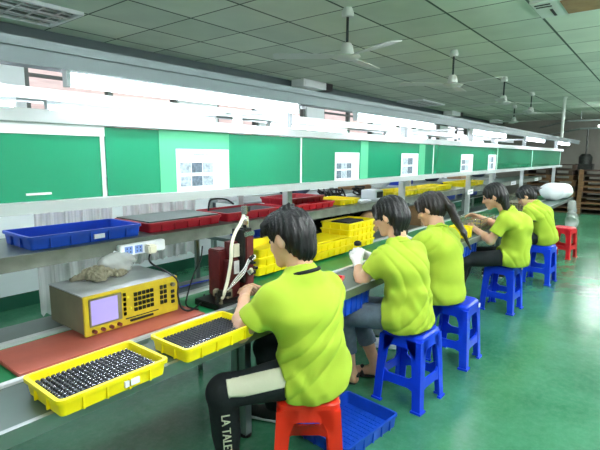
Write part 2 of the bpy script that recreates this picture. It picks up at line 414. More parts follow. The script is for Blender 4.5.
fx((-1.,1.615,1.285), (10.25,1.668,1.322), 'lower_rail', M['rail'])
fx((-1.,1.615,1.583), (10.25,1.668,1.625), 'upper_rail', M['rail'])
fx((-1.,1.63,1.545), (.90,1.655,1.583), 'rail_cover', M['whitepaint'])
# hood: folded sheet with a front lip over the lamps
hd = MB()
hd.b2((-1.,1.45,1.780), (10.9,1.80,1.79)).b2((-1.,1.45,1.79), (10.9,1.462,1.802)).b2((-1.,1.45,1.732), (10.9,1.458,1.78)).b2((-1.,1.79,1.79), (10.9,1.80,1.80))
o = hd.build('lamp_hood', M['hoodgrey'], fr); o.matrix_parent_inverse = Matrix.Translation(-Vector(fr.location))
fx((-1.,1.444,1.778), (10.9,1.45,1.804), 'hood_lip', M['hoodgrey'])
for x in POST: fx((x-.02,1.79,1.765), (x+.02,1.91,1.789), 'hood_arm', M['alu'])
for x in (2.41,5.3,8.9): fx((x-.02,1.94,1.765), (x+.02,2.47,1.789), 'rear_arm', M['alu'])
for x in (2.33, 6.72):
    fx((x-.03,1.60,1.79), (x+.03,1.9,1.804), 'hood_bracket', M['whitepaint'])
# the ceiling-hung pole at the line's far end
pole = thing('support_pole', 'thin white pole from the ceiling down to the far end of the lamp hood', 'pole', (10.56,1.72,1.80))
MB().cyl((0,0,0), (0,0,CZ-1.803), .028).build('tube', M['fanwhite'], pole, smooth='auto'); MB().cyl((0,0,CZ-1.82), (0,0,CZ-1.802), .05).build('flange', M['fanwhite'], pole)

# shelf
sh = thing('upper_shelf', 'long grey shelf above the bench loaded with red, blue and yellow trays', 'shelf', (BX0,2.2,1.03))
def sx_(a, b, name, m): return bx(a, b, name, m, sh)
sx_((-.9,2.0,1.068), (10.4,2.46,1.08), 'shelf_board', M['zinc'])
sx_((-.9,1.985,1.018), (10.4,2.0,1.08), 'front_edge', M['shelfwood'])
sx_((-.9,2.44,1.018), (10.4,2.46,1.068), 'rear_edge', M['steel'])
for x in (-.4, 1.95, 2.95, 3.5, 5.2, 7.1, 8.9):
    o = MB().b2((x-.014,2.42,0), (x+.014,2.44,1.068)).build('rear_leg', M['steel'], sh); o.matrix_parent_inverse = Matrix.Translation(-Vector(sh.location))

# green panels
segs = [(-.95,.895,1.325,1.545,'first green acrylic panel at the left end of the row, no paper on it'),
        (.905,2.075,1.325,1.58,'green acrylic panel with the large white instruction sheet, nearest full panel'),
        (2.085,3.965,1.325,1.58,'green acrylic panel above the black-haired man and bearing two white sheets'),
        (3.975,5.925,1.325,1.58,'green acrylic panel with two narrow sheets above the ponytailed worker'),
        (5.935,7.765,1.325,1.58,'plain green acrylic panel, last but one towards the far end'),
        (7.775,10.1,1.325,1.58,'plain green acrylic panel at the far end of the row')]
for a, b, z0, z1, lb in segs:
    t = thing('green_panel', lb, 'panel', (a,1.64,z0), group='green panels above the bench')
    MB().b2((0,-.003,0), (b-a,.003,z1-z0)).build('acrylic_sheet', M['acryl'], t)
    MB().b2((b-a-.012,-.007,0), (b-a,-.003,z1-z0)).build('edge_strip', M['acryl_edge'], t)
# sheets of film and paper hung on the panels
def sheet(x0, x1, z0, z1, lb, rows, name='instruction_sheet', seed=1, ncol=3):
    rnd = random.Random(seed)
    t = thing(name, lb, 'poster', (x0,1.6335,z0), group='instruction sheets on the green panels'); L = x1-x0; H = z1-z0
    MB().b2((0,0,0), (L,.0012,H)).build('paper', M['paper'], t)
    for (r0, r1) in rows:
        for k in range(ncol):
            a = L*(.06+.62*k/ncol); b = a+L*.62/ncol*.94
            MB().b2((a,-.0006,H*r0), (b,0,H*r1)).build('printed_picture', M['print_grey' if (k+seed)%2 else 'print_dark'], t)
    ln = MB()
    for k in range(9): 
        z = H*(.92-.085*k); ln.b2((L*.72,-.0005,z), (L*(.9+.06*rnd.random()),0,z+.0025))
    ln.b2((L*.3,-.0005,H*.86), (L*.62,0,H*.89)); ln.build('text_lines', M['print_grey'], t)
sheet(1.215,1.515,1.322,1.505,'large landscape white instruction sheet with two rows of grey pictures, nearest of the sheets',((.44,.68),(.12,.36)),seed=1)
sheet(2.41,2.70,1.322,1.50,'white instruction sheet on the green panel right of the man\'s head',((.42,.62),(.08,.36)),seed=2)
sheet(3.33,3.64,1.322,1.50,'smaller-looking white sheet above the second worker\'s dark hair',((.5,.8),(.1,.42)),seed=3, ncol=2)
sheet(4.66,5.02,1.322,1.50,'upright white sheet on the panel above the ponytailed worker',((.45,.7),(.08,.38)),seed=4, ncol=2)
sheet(5.56,5.86,1.322,1.50,'farthest white sheet with dark pictures, right before the plain panels',((.5,.85),(.08,.45)),seed=5, ncol=2)
for a, b, lb in ((1.135,1.52,'pale translucent film strip on the panel around the large instruction sheet'),(2.72,2.82,'pale translucent film strip right of the sheet beside the man\'s head'),(3.66,3.78,'pale film strip hanging right of the sheet above the second worker')):
    tag(MB().b2((a,1.6352,1.323), (b,1.6365,1.582)).build('film_strip', M['acryl_pale']), lb, 'film', 'film strips on the panels')
tag(MB().b2((.17+.45,1.6335,1.345), (.70,1.636,1.352)).build('sticker', M['label_white']), 'small white sticker low on the leftmost green panel', 'sticker')

# ---------------------------------------------------------------- lamps
def batten(L=1.2):
    t = thing('bench_lamp', None, 'lamp', (0,0,0), group='tube lamps under the bench hood')
    MB().b2((-L/2,-.02,.004), (L/2,.02,.028)).build('lamp_body', M['whitepaint'], t)
    MB().cyl((-L/2+.02,0,-.021), (L/2-.02,0,-.021), .018, 12).build('tube', M['tube'], t, smooth=True)
    for s in (-1,1): MB().box((s*(L/2-.008),0,-.018), (.014,.03,.044)).build('lamp_holder', M['whitepaint'], t)
    return t
L0 = batten()
L0.location = (1.33,1.55,1.736); L0['label'] = 'lit white tube lamp under the hood, nearest in the front row'
for i, (x, l) in enumerate(((3.1,'lit tube lamp in the front row, just right of the man\'s head'),(5.27,'lit tube lamp in the front row above the ponytailed worker'),(7.45,'lit tube lamp in the front row above the two last workers'),(9.75,'lit tube lamp at the far end of the front row'))):
    dup(L0, (x,1.55,1.736), 0, l)
# second row of lamps on the line behind
fr2 = thing('rear_lamp_hood', 'long pale hood with lamps of the second line, hung behind the first', 'lamp hood', (0,2.7,1.8), group=None)
bx((-1,2.60,1.768), (10.5,2.80,1.776), 'hood_sheet', M['greypaint'], fr2); bx((-1,2.594,1.762), (10.5,2.60,1.82), 'hood_lip', M['alu'], fr2)
bx((-1,2.80,1.762), (10.5,2.808,1.82), 'hood_lip', M['alu'], fr2)
for x in (2.41,5.3,8.9):
    bx((x-.02,2.52,1.776), (x+.02,2.7,1.79), 'mounting_arm', M['alu'], fr2)
for x, l in ((.4,'lit tube lamp of the rear row cut off by the left edge of the picture'),(1.75,'lit tube lamp of the rear row, seen under the nearest front lamp'),(3.55,'lit tube lamp of the rear row behind the frame post'),(5.6,'lit tube lamp of the rear row behind the second front lamp'),(8.1,'lit tube lamp of the rear row seen beyond the third front lamp')):
    dup(L0, (x,2.68,1.739), 0, l, 'tube lamps of the rear row')

for o in list(C.objects):
    if o.name.startswith('tube') and o.parent and o.parent.get('group') == 'tube lamps of the rear row': o.data = o.data.copy(); o.data.materials[0] = M['tube4']
# bare tube lamps added out of view over the aisle to brighten the ceiling
PL = thing('added_tube_lamp', 'added fill lamp, a bare tube out of view over the aisle on two thin rods', 'lamp', (.5,-.9,2.2), group='tube lamps hanging over the aisle')
MB().b2((-.6,-.03,0), (.6,.03,.03)).build('lamp_body', M['whitepaint'], PL); MB().cyl((-.58,0,-.02), (.58,0,-.02), .018, 12).build('tube', M['tube3'], PL, smooth=True)
for s_ in (-1,1): MB().cyl((s_*.45,0,.03), (s_*.45,0,CZ-2.202), .005, 6).build('hanger_rod', M['greypaint'], PL)
for x in (2.5,4.5,6.5,8.5,10.5,12.5): dup(PL, (x,-.9,2.2))
# ceiling luminaires with louvre grilles
def grille(lit=True):
    t = thing('ceiling_light', None, 'lamp', (0,0,CZ), group='louvred ceiling lights')
    f = MB(); L, W = 1.2, .6
    for a, b in (((-L/2,-W/2,-.03),(L/2,-W/2+.03,-.001)),((-L/2,W/2-.03,-.03),(L/2,W/2,-.001)),((-L/2,-W/2,-.03),(-L/2+.03,W/2,-.001)),((L/2-.03,-W/2,-.03),(L/2,W/2,-.001))): f.b2(a, b)
    f.build('frame', M['whitepaint'], t)
    MB().b2((-L/2+.03,-W/2+.03,-.006), (L/2-.03,W/2-.03,-.001)).build('reflector', M['whitepaint' if lit else 'zinc'], t)
    g = MB()
    for k in range(1, 8): g.b2((-L/2+.15*k-.008,-W/2+.03,-.03), (-L/2+.15*k+.008,W/2-.03,-.024))
    for y in (-.1, .1): g.b2((-L/2+.03,y-.022,-.03), (L/2-.03,y+.022,-.024))
    g.build('louvre_grille', M['alu'], t)
    for y in (-.18, 0, .18): MB().cyl((-L/2+.05,y,-.0165), (L/2-.05,y,-.0165), .008, 8).build('tube', M['tube2'] if lit else M['whitepaint'], t, smooth=True)
    return t
G0 = grille(False); G0.location = (1.45,4.23,CZ); G0['label'] = 'unlit louvred ceiling light in the top left corner of the picture'; G0['group'] = 'unlit louvred ceiling lights'
dup(G0, (9.85,4.4,CZ), 0, 'small-looking louvred ceiling light far off above the front lamps', 'unlit louvred ceiling lights')
G1 = grille(True); first = True  # lit grilles added out of view on the right as general room fill
for x in (-1.5, 1.5, 4.5, 7.5, 10.5, 13.8):
    for y in (-.4,):
        lb = 'added fill lamp, a lit louvred ceiling light out of view over the aisle'
        if first: G1.location = (x,y,CZ); G1['label'] = lb; first = False
        else: dup(G1, (x,y,CZ), 0, lb)
# box ducts at the ceiling by the windows
for x, y, l in ((6.35,4.62,'white box duct end under the ceiling behind the nearest frame post'),(12.6,4.62,'white box duct end under the ceiling, middle of the three'),(16.2,4.5,'white box duct under the ceiling nearest the far wall')):
    t = thing('ceiling_duct', l, 'duct', (x,y,CZ-.11), group='white box ducts under the ceiling')
    MB().b2((-.6,-.12,0), (.0,.12,.109)).build('casing', M['whitepaint'], t); MB().b2((0,-.124,-.004), (.18,.12,.109)).build('end_grille', M['black'], t)
    MB().b2((-.55,-.124,.01), (-.05,-.12,.09)).build('side_panel', M['paper'], t)
# air vent top right
t = thing('ceiling_vent', 'pale ceiling air outlet with a black slot and a brownish filter panel, top right', 'vent', (4.35,.65,CZ))
MB().b2((-.35,-.45,-.02), (.12,.3,-.001)).build('frame', M['fanwhite'], t)
MB().b2((-.3,-.35,-.026), (.08,.10,-.02)).build('filter_panel', M['cardboard'], t)
for x in (-.28,-.22): MB().b2((x,.17,-.024), (x+.02,.28,-.02)).build('slot', M['black'], t)
MB().b2((-.12,.18,-.024), (.08,.20,-.02)).build('slot', M['black'], t)

# ceiling fans
def fan():
    t = thing('ceiling_fan', None, 'fan', (0,0,CZ), group='white ceiling fans')
    MB().lathe((0,0,-.07), [(.001,0),(.045,0),(.05,.03),(.035,.069),(.001,.069)]).build('canopy', M['fanwhite'], t, smooth='auto')
    MB().cyl((0,0,-.28), (0,0,-.06), .011).build('rod', M['rod'], t, smooth=True)
    MB().lathe((0,0,-.36), [(.001,0),(.05,0),(.055,.02),(.045,.07),(.03,.09),(.001,.09)]).build('motor_cap', M['fanwhite'], t, smooth='auto')
    MB().lathe((0,0,-.40), [(.001,-.005),(.06,0),(.1,.012),(.112,.024),(.105,.034),(.06,.045),(.001,.048)], 28).build('motor', M['fanwhite'], t, smooth='auto')
    for k in range(3):
        a = 2*PI*k/3
        b = MB(); ca, sa = math.cos(a), math.sin(a)
        P = []
        for r, w in ((.10,.02),(.16,.045),(.35,.06),(.58,.062),(.6,.05)):
            P.append([Vector((ca*r-sa*q*w, sa*r+ca*q*w, -.375+q*.008+z)) for q, z in ((-1,0),(1,0),(1,.004),(-1,.004))])
        b.loft(P); b.build('blade', M['fanwhite'], t)
    return t
F0 = fan(); F0.location = (3.29,2.13,CZ); F0.rotation_euler = (0,0,R(128)); F0['label'] = 'white ceiling fan nearest the camera above the man'
for x, y, a, l in ((5.26,1.99,10,'second white ceiling fan from the camera, above the bench'),(7.45,2.03,-50,'third white ceiling fan, blade pointing right'),(9.44,2.08,-55,'fourth and farthest white ceiling fan of the row'),(11.6,2.9,20,'far small ceiling fan low above the lamp hood')):
    dup(F0, (x,y,CZ), R(a), l)

# pipes at the far wall
for pts, l, r in (([(16.9,3.4,2.42),(14.2,2.2,2.42),(14.2,-.3,2.42)],'grey pipe running high along the far wall, upper of two',.02),([(16.9,3.2,2.16),(13.2,1.75,2.16),(13.2,-.6,2.16)],'grey pipe with an elbow, lower of two near the far wall',.022)):
    tag(MB().tube(pts, r, 8).build('ceiling_pipe', M['greypaint']), l, 'pipe', 'pipes under the far ceiling')
for (x, y), l in (((14.2,1.9),'short drop rod holding the upper far pipe'),((13.2,1.2),'short drop rod holding the lower far pipe')):
    tag(MB().cyl((x,y,2.16 if x < 14 else 2.42), (x,y,CZ-.002), .012, 8).build('pipe_hanger', M['greypaint']), l, 'rod')
t = thing('far_tube_lamp', 'small lit tube lamp near the far wall at the right edge', 'lamp', (13.6,.95,2.24))
MB().b2((-.03,-.5,0), (.03,.5,.03)).build('lamp_body', M['whitepaint'], t); MB().cyl((0,-.48,-.016), (0,.48,-.016), .014, 10).build('tube', M['tube2'], t)
for s in (-1,1): MB().cyl((0,s*.4,.03), (0,s*.4,CZ-2.242), .006, 6).build('hanger', M['greypaint'], t)

# ---------------------------------------------------------------- stacked pallets by the far wall
def pallet(m1):
    t = thing('wooden_pallet', None, 'pallet', (0,0,0))
    d = MB(); 
    for k in range(7): d.b2((-.5+.145*k,-.6,.12), (-.5+.145*k+.11,.6,.14))
    for k in (0,3,6): d.b2((-.5+.145*k,-.6,0), (-.5+.145*k+.11,.6,.02))
    d.build('deck_boards', m1, t)
    for y in (-.55,0,.55): MB().b2((-.5,y-.045,.02), (.48,y+.045,.12)).build('stringer', m1, t)
    return t
P0 = pallet(M['wood']); P1 = pallet(M['darkwood']); used = {0:0,1:0}
stk = [(14.6,2.5,1.38,'left'),(14.55,1.2,1.22,'middle'),(14.75,-.1,1.38,'right')]
for si, (x, y, h, nm) in enumerate(stk):
    n = int(h/.142)
    for k in range(n):
        w = 1 if (k+si)%3 == 1 or k >= n-2 else 0; src = (P0,P1)[w]
        pos = ('bottom','second','third','fourth','fifth','sixth','seventh','eighth','top','top')[k] if k < n-1 else 'topmost'
        lb = f'{"dark worn" if w else "brown"} wooden pallet, {pos} from the floor in the {nm} stack by the far wall'.replace('topmost from the floor','topmost one').replace('bottom from the floor','lowest one')
        loc = (x+random.uniform(-.04,.04), y+random.uniform(-.05,.05), .001+k*.142)
        if not used[w]: src.location = loc; src['label'] = lb; src['group'] = 'stacked wooden pallets'; used[w] = 1
        else: dup(src, loc, R(random.uniform(-2,2)), lb, 'stacked wooden pallets')
for x, y, l in ((14.02,1.75,'upright light wooden batten leaning on the pallets, left of two'),(14.0,.92,'upright light wooden batten leaning on the pallets, right of two')):
    tag(MB().b2((x-.02,y-.05,0), (x+.02,y+.05,1.15)).build('wooden_batten', M['wood']), l, 'board')
t = thing('floor_pump', 'dark motor unit with a thin upright pipe on top of the pallets', 'machine', (14.5,1.75,1.30))
MB().lathe((0,0,0), [(.001,0),(.16,0),(.16,.18),(.1,.26),(.001,.26)], 16).build('motor_housing', M['darkmetal'], t, smooth='auto'); MB().cyl((0,0,.25), (0,0,.9), .02).build('pipe', M['darkmetal'], t)
MB().b2((-.2,-.2,-.15), (.2,.2,0)).build('base', M['darkmetal'], t)

# ---------------------------------------------------------------- stools
def stool(m, h=.455, a=.25, b=.315):
    t = thing('plastic_stool', None, 'stool', (0,0,0))
    s = MB(); hb = h
    s.loft([rrect(a+.02,a+.02,.04,hb-.035,5), rrect(a+.018,a+.018,.042,hb-.012,5), rrect(a,a,.045,hb-.002,5), rrect(a-.03,a-.03,.04,hb,5), rrect(a-.05,a-.05,.035,hb-.004,5)])
    st = s.build('seat', m, t, smooth='auto')
    ho = MB()
    for i in (-1,0,1):
        for j in (-1,0,1):
            if i or j: ho.cyl((i*.055,j*.055,hb-.0045), (i*.055,j*.055,hb-.003), .009, 8)
    ho.build('hole', M['black'], st)
    def half(z): return (a+.02+(b-a-.02)*(1-z/(hb-.03)))/2
    for sx in (-1,1):
        for sy in (-1,1):
            l = MB(); loops = []
            for z, wd in ((.012,.050),(.2,.054),(.33,.062),(hb-.035,.10)):
                q = half(z); th = .011
                P = [(q,q),(q-wd,q),(q-wd,q-th),(q-th,q-th),(q-th,q-wd),(q,q-wd)]
                loops.append([Vector((sx*x, sy*y, z)) for x, y in P])
            l.loft(loops)
            q = half(0); P = [(q+.008,q+.008),(q-.058,q+.008),(q-.058,q-.014),(q-.014,q-.014),(q-.014,q-.058),(q+.008,q-.058)]
            lg = l.build('leg', m, t)
            MB().loft([[Vector((sx*x,sy*y,z)) for x,y in P] for z in (0,.013)]).build('foot', m, lg)
    for k in range(4):
        Mx = Matrix.Rotation(k*PI/2, 4, 'Z')
        # apron with an arched lower edge
        ap = MB(); N = 10; q = half(hb-.035); top = hb-.03
        for th, in ((0,),):
            out = []
            for i in range(N+1):
                u = -1+2*i/N; zl = (hb-.085)-.055*max(0,abs(u)-.55)/.45
                xx = u*(q-.03)
                out.append((xx, zl))
            for (x0,z0),(x1,z1) in zip(out, out[1:]):
                y0, y1 = half(z0), half(z1); yt = half(top)
                v = [(x0,-y0,z0),(x1,-y1,z1),(x1,-yt,top),(x0,-yt,top),(x0,-y0+.008,z0),(x1,-y1+.008,z1),(x1,-yt+.008,top),(x0,-yt+.008,top)]
                ap.add([Mx @ Vector(p) for p in v], [(0,1,2,3),(7,6,5,4),(0,4,5,1),(3,2,6,7),(0,3,7,4),(1,5,6,2)])
        ap.build('apron', m, t)
        br = MB(); z0, z1 = .135, .19; loops = []
        for i in range(N+1):
            u = -1+2*i/N; e = max(0,abs(u)-.6)/.4*.03
            x = u*(half(.16)-.04)
            loops.append([Mx @ Vector(p) for p in ((x,-half(z0)+.004,z0-e*.5),(x,-half(z1)+.004,z1+e),(x,-half(z1)+.016,z1+e),(x,-half(z0)+.016,z0-e*.5))])
        br.loft(loops).build('stretcher', m, t)
    return t
S_red = stool(M['red_plastic']); S_red.location = (1.53,1.165,0); S_red.rotation_euler = (0,0,R(40)); S_red['label'] = 'orange-red plastic stool under the man in the foreground'; S_red['group'] = 'plastic stools'
MB().b2((-.033,-.1445,.396), (.033,-.139,.41)).build('sticker', M['greensticker'], S_red); MB().b2((-.03,-.1435,.412), (.03,-.137,.422)).build('sticker', M['print_dark'], S_red)
S_blue = stool(M['blue_plastic']); S_blue.location = (2.52,1.13,0); S_blue.rotation_euler = (0,0,R(-3)); S_blue['label'] = 'blue plastic stool under the worker in sandals, nearest of the blue ones'; S_blue['group'] = 'plastic stools'
for loc, rz, l in (((3.24,1.12,0),0,'blue plastic stool under the ponytailed worker, second of the blue ones'),((4.66,1.16,0),-3,'blue plastic stool under the long-haired worker, third of the blue ones'),((6.0,1.09,0),-4,'blue plastic stool under the last worker, farthest of the blue ones')):
    c = dup(S_blue, loc, R(rz), l)
    MB().b2((.085,-.146,.395), (.112,-.141,.422)).build('sticker', M['label_white'], c)
S6 = dup(S_red, (7.72,1.12,0), R(-10), 'bright red plastic stool standing empty at the far end of the row')
for o in list(C.objects):
    if o.parent and (o.parent == S6 or o.parent.parent == S6):
        if o.name.startswith('sticker'): bpy.data.objects.remove(o); continue
        if o.data.materials[0] == M['red_plastic']: o.data = o.data.copy(); o.data.materials[0] = M['red_plastic2']

# ---------------------------------------------------------------- trays
def tray(name, L, W, H, m, label, cat='tray', loc=(0,0,0), rz=0., group=None, nx=4, ny=2, t=.008, rim=.012, sticker=None):
    o = thing(name, label, cat, loc, rz, group)
    b = MB()
    def lp(i, z): return rrect(L-2*i, W-2*i, max(.004,.02-i*.5), z, 3)
    b.loft([lp(.013,0), lp(.007,H-.012), lp(0,H-.012), lp(0,H), lp(rim,H), lp(rim+.006,.006)])
    for k in range(1, nx):
        x = -L/2+L*k/nx
        for s in (-1,1): b.box((x, s*(W/2-.008), H/2-.004), (.005,.012,H-.014))
    for k in range(1, ny):
        y = -W/2+W*k/ny
        for s in (-1,1): b.box((s*(L/2-.008), y, H/2-.004), (.012,.005,H-.014))
    b.build('tray_body', m, o, smooth='auto')
    if sticker is not None: MB().b2((sticker-.025,-W/2+.002,H*.25), (sticker+.025,-W/2+.012,H*.6)).build('sticker', M['label_white'], o)
    return o
Z = .752
# trays of parts in front of the man; parts stand in black foam
TR = [('yellow tray of metal parts in rows, nearest one on the bench edge', (.690,1.368,Z), .365,.245, .045), ('yellow tray of dark parts in rows beside the man\'s forearm', (1.125,1.361,Z), .365,.225, None)]
core = None; ncount = 0; rest = MB(); rest_m = None
for ti, (lb, loc, L, W, stc) in enumerate(TR):
    o = tray('parts_tray', L, W, .054, M['yellow'], lb, loc=loc, group='yellow trays of parts on the bench edge', nx=5, ny=3, sticker=stc)
    MB().b2((-L/2+.022,-W/2+.022,.008), (L/2-.022,W/2-.022,.030)).build('foam_insert', M['insert'], o)
    NX, NY = 20, 12; px_, py_ = (L-.064)/(NX-1), (W-.064)/(NY-1)
    for j in range(NY):
        for i in range(NX):
            x = loc[0]-(L-.064)/2+i*px_; y = loc[1]-(W-.064)/2+j*py_; z = loc[2]+.0302
            if ncount < 300:
                if core is None:
                    b = MB(); b.lathe((0,0,0), [(.0058,0),(.0058,.006),(.0042,.0078),(.0030,.0078),(.0028,.002)], 8)
                    core = b.build('metal_part', M['core']); tag(core, 'small dark metal part standing upright in rows in a yellow tray', 'part', 'small metal parts in the yellow trays')
                    pn = MB().box((0,-.0015,.0088), (.009,.0028,.0022)).build('contact', M['pin'], core)
                    core.location = (x,y,z); cc, pp = core, pn
                else:
                    c = cc.copy(); C.objects.link(c); c.location = (x,y,z); c.rotation_euler = (0,0,random.uniform(-.5,.5))
                    p = pp.copy(); C.objects.link(p); p.parent = c
                ncount += 1
            else:
                rest.lathe((x,y,z), [(.0058,0),(.0058,.006),(.0042,.0078),(.0030,.0078),(.0028,.002)], 8)
                rest.box((x,y-.0015,z+.0088), (.009,.0028,.0022))
ro = rest.build('metal_parts', M['core']); tag(ro, 'remaining rows of small dark metal parts in the second yellow tray', 'parts', 'small metal parts in the yellow trays', 'stuff')

# shelf trays
SZ = 1.081
tray('blue_tray', .53,.30,.058, M['blue_tray'], 'shallow blue plastic tray, empty, at the left end of the shelf', loc=(1.03,2.18,SZ), nx=6, ny=3, sticker=.04)
def flat_load(x, y, z, L, W, m, name, lb, cat, h=.006): tag(MB().b2((x-L/2,y-W/2,z), (x+L/2,y+W/2,z+h)).build(name, m), lb, cat)
tray('red_tray', .50,.34,.05, M['red_tray'], 'dark red tray with a grey board on top, next to the blue tray', loc=(1.585,2.21,SZ), group='red trays on the shelf', nx=6, ny=3)
flat_load(1.585,2.215,SZ+.0505,.47,.31, M['zinc'], 'cover_board', 'flat grey board lying on the red tray beside the blue tray', 'board')
rtb = tray('red_tray', .56,.30,.052, M['red_tray'], 'dark red tray of grey parts with a wire handle, behind the white hose', loc=(2.15,2.19,SZ), group='red trays on the shelf', nx=6, ny=3)
flat_load(2.15,2.19,SZ+.012,.50,.24, M['insert'], 'parts_insert', 'grey-black insert lying in the red tray behind the white hose', 'insert', .03)
o = MB().tube(spline([(1.93,2.28,SZ+.03),(1.95,2.29,SZ+.1),(2.0,2.3,SZ+.115),(2.1,2.30,SZ+.105),(2.16,2.29,SZ+.07)],6), .006, 8).build('wire_handle', M['black'], rtb); o.matrix_parent_inverse = Matrix.Translation(-Vector(rtb.location))
tray('red_tray', .50,.32,.045, M['red_plastic2'], 'bright red tray on the shelf right above the man\'s head', loc=(2.78,2.2,SZ), group='red trays on the shelf', nx=6, ny=3)
tray('red_tray', .46,.30,.045, M['red_tray'], 'dark red tray stacked on the bright red one above the man\'s head', loc=(2.74,2.24,SZ+.0455), rz=.05, group='red trays on the shelf', nx=6, ny=3)
def ytray(x, y, z, L, W, H, lb, rz=0, grp='yellow trays on the shelf', nx=6): return tray('yellow_tray', L, W, H, M['yellow'], lb, loc=(x,y,z), rz=rz, group=grp, nx=nx, ny=3)
ytray(3.24,2.17,SZ,.30,.28,.045,'small yellow tray on the shelf beside the bright red trays')
ytray(4.33,2.2,SZ,.56,.30,.05,'yellow tray on the shelf above the second worker\'s head, left half of the pair')
ytray(4.92,2.2,SZ,.56,.30,.05,'yellow tray on the shelf above the second worker\'s head, right half of the pair')
ytray(5.45,2.22,SZ,.42,.30,.05,'yellow tray on the shelf above the ponytail')
ytray(6.5,2.22,SZ,.85,.30,.055,'long yellow tray on the shelf left of the long-haired worker')
flat_load(3.52,2.18,SZ,.18,.26, M['paper'], 'paper_stack', 'white papers lying flat on the shelf beside the small yellow tray', 'paper', .012)
t = thing('bench_meter', 'small white metal box instrument on the shelf above the second worker', 'instrument', (3.80,2.14,SZ))
MB().b2((-.07,-.07,0), (.07,.09,.085)).build('casing', M['white_plastic'], t, bevel=.005); MB().b2((-.055,-.074,.015), (.055,-.07,.07)).build('front_plate', M['darkmetal'], t)
for k, (x, y) in enumerate(((3.35,2.38),(3.58,2.4),(3.98,2.4))):
    rnd = random.Random(k); b = MB()
    for q in range(4):
        P = [(x+rnd.uniform(-.12,.12), y+rnd.uniform(-.03,.03), SZ+.012+rnd.uniform(0,.09)) for _ in range(5)]; b.tube(spline(P,6), .008, 6)
    tag(b.build('tangled_cable', M['black'], smooth=True), ('black tangled cables on the shelf behind the small yellow tray','black tangled cables on the shelf behind the white papers','black tangled cables on the shelf behind the white box instrument')[k], 'cable', 'black cables heaped on the shelf')
# white cards clipped on the shelf edge
for x, l in ((5.78,'white card on the shelf edge left of the long-haired worker'),(8.2,'white card on the shelf edge between the two last workers'),(9.9,'white card on the shelf edge right above the last worker')):
    w = .10 if x < 6 else .15
    t = thing('shelf_card', l, 'card', (x,1.89 if x < 6 else 1.983,1.03), group='white cards on the shelf edge')
    MB().b2((-w,-.003,-.015), (w,0,.045)).build('card', M['label_white'], t); MB().b2((-w*.7,-.004,.01), (w*.7,-.003,.017)).build('text_line', M['print_dark'], t)
# paper hung behind shelf above red tray
tag(MB().b2((2.12,2.40,1.16), (2.30,2.404,1.28)).build('notice_paper', M['paper']), 'small white notice behind the red trays under the green panel', 'paper')

# ---------------------------------------------------------------- bench contents
tag(MB().b2((.545,1.615,.7425), (1.335,1.885,.756)).build('red_board', M['redboard'], bevel=.003), 'flat red-brown board lying on the belt under the yellow instrument', 'board')
# tester
t = thing('tester_instrument', 'grey bench instrument with yellow front, lit screen and keypads', 'instrument', (.835,1.735,.764))
L, D, H = .435, .31, .158
MB().b2((0,.012,0), (L,D,H)).build('casing', M['instr_grey'], t, bevel=.004); MB().b2((-.002,.01,H), (L+.002,D+.002,H+.004)).build('lid', M['instr_top'], t)
MB().b2((-.004,0,-.002), (L+.004,.014,H+.004)).build('front_panel', M['instr_yellow'], t, bevel=.003)
MB().b2((.014,-.004,.034), (.155,0,H-.008)).build('screen_bezel', M['instr_grey'], t, bevel=.002)
MB().b2((.022,-.0055,.042), (.135,-.004,H-.016)).build('screen', M['screen'], t)
k = MB(); 
for i in range(2):
    for j in range(5): k.b2((.163+i*.0+.0, -.006, .045+j*.021), (.173,0,.058+j*.021))
k.build('soft_keys', M['black'], t)
k = MB()
for i in range(5):
    for j in range(4): k.b2((.212+i*.02,-.007,.052+j*.022), (.225+i*.02,0,.067+j*.022))
k.build('keypad', M['darkmetal'], t)
k = MB()
for i in range(2):
    for j in range(4): k.b2((.342+i*.02,-.007,.05+j*.023), (.354+i*.02,0,.066+j*.023))
k.build('keypad', M['black'], t)
for x in (.185,.195): MB().cyl((x,-.004,.12 if x<.19 else .07), (x,0,.12 if x<.19 else .07), .005, 10).build('indicator', M['greensticker'], t)
MB().cyl((.408,-.012,.128), (.408,0,.128), .010, 14).build('knob', M['instr_grey'], t)
for j in range(3): MB().b2((.4,-.006,.04+j*.024), (.416,0,.054+j*.024)).build('button', M['black'], t)
for i in range(4): 
    x = .03+.036*i; q = MB().cyl((x,-.016,.016), (x,0,.016), .008, 12).build('terminal', M['maroon'] , t)
MB().b2((.17,-.003,.026), (.33,0,.03)).build('print_line', M['black'], t); MB().b2((.19,-.008,.012), (.30,0,.02)).build('card_slot', M['black'], t)
for x in (.03,L-.03):
    for y in (.05,D-.05): MB().cyl((x,y,-.012), (x,y,0), .012, 10).build('foot', M['black'], t)
cover = SDF((.86,1.80,.925), (1.22,2.12,1.05), .005)
rn = random.Random(3)
for k in range(34):
    q = rn.uniform(0,2*PI); rr = rn.uniform(0,1)**.6; a = (1.03+.11*rr*math.cos(q), 1.97+.07*rr*math.sin(q), .934+.028*(1-rr)); b = (a[0]+rn.uniform(-.05,.05), a[1]+rn.uniform(-.03,.03), a[2]+rn.uniform(-.006,.008)); cover.cone(a, b, .013, .007, .028)
cover.warp(lambda X,Y,Z: .004*np.sin(90*X+8*np.sin(60*Y))+.003*np.sin(120*Y+50*Z+7*np.sin(70*X)))
cover.plane((0,0,.9275), (0,0,-1)); tag(cover.mesh('cleaning_rag', M['rag']), 'crumpled grey-brown rag lying on top of the instrument', 'rag')
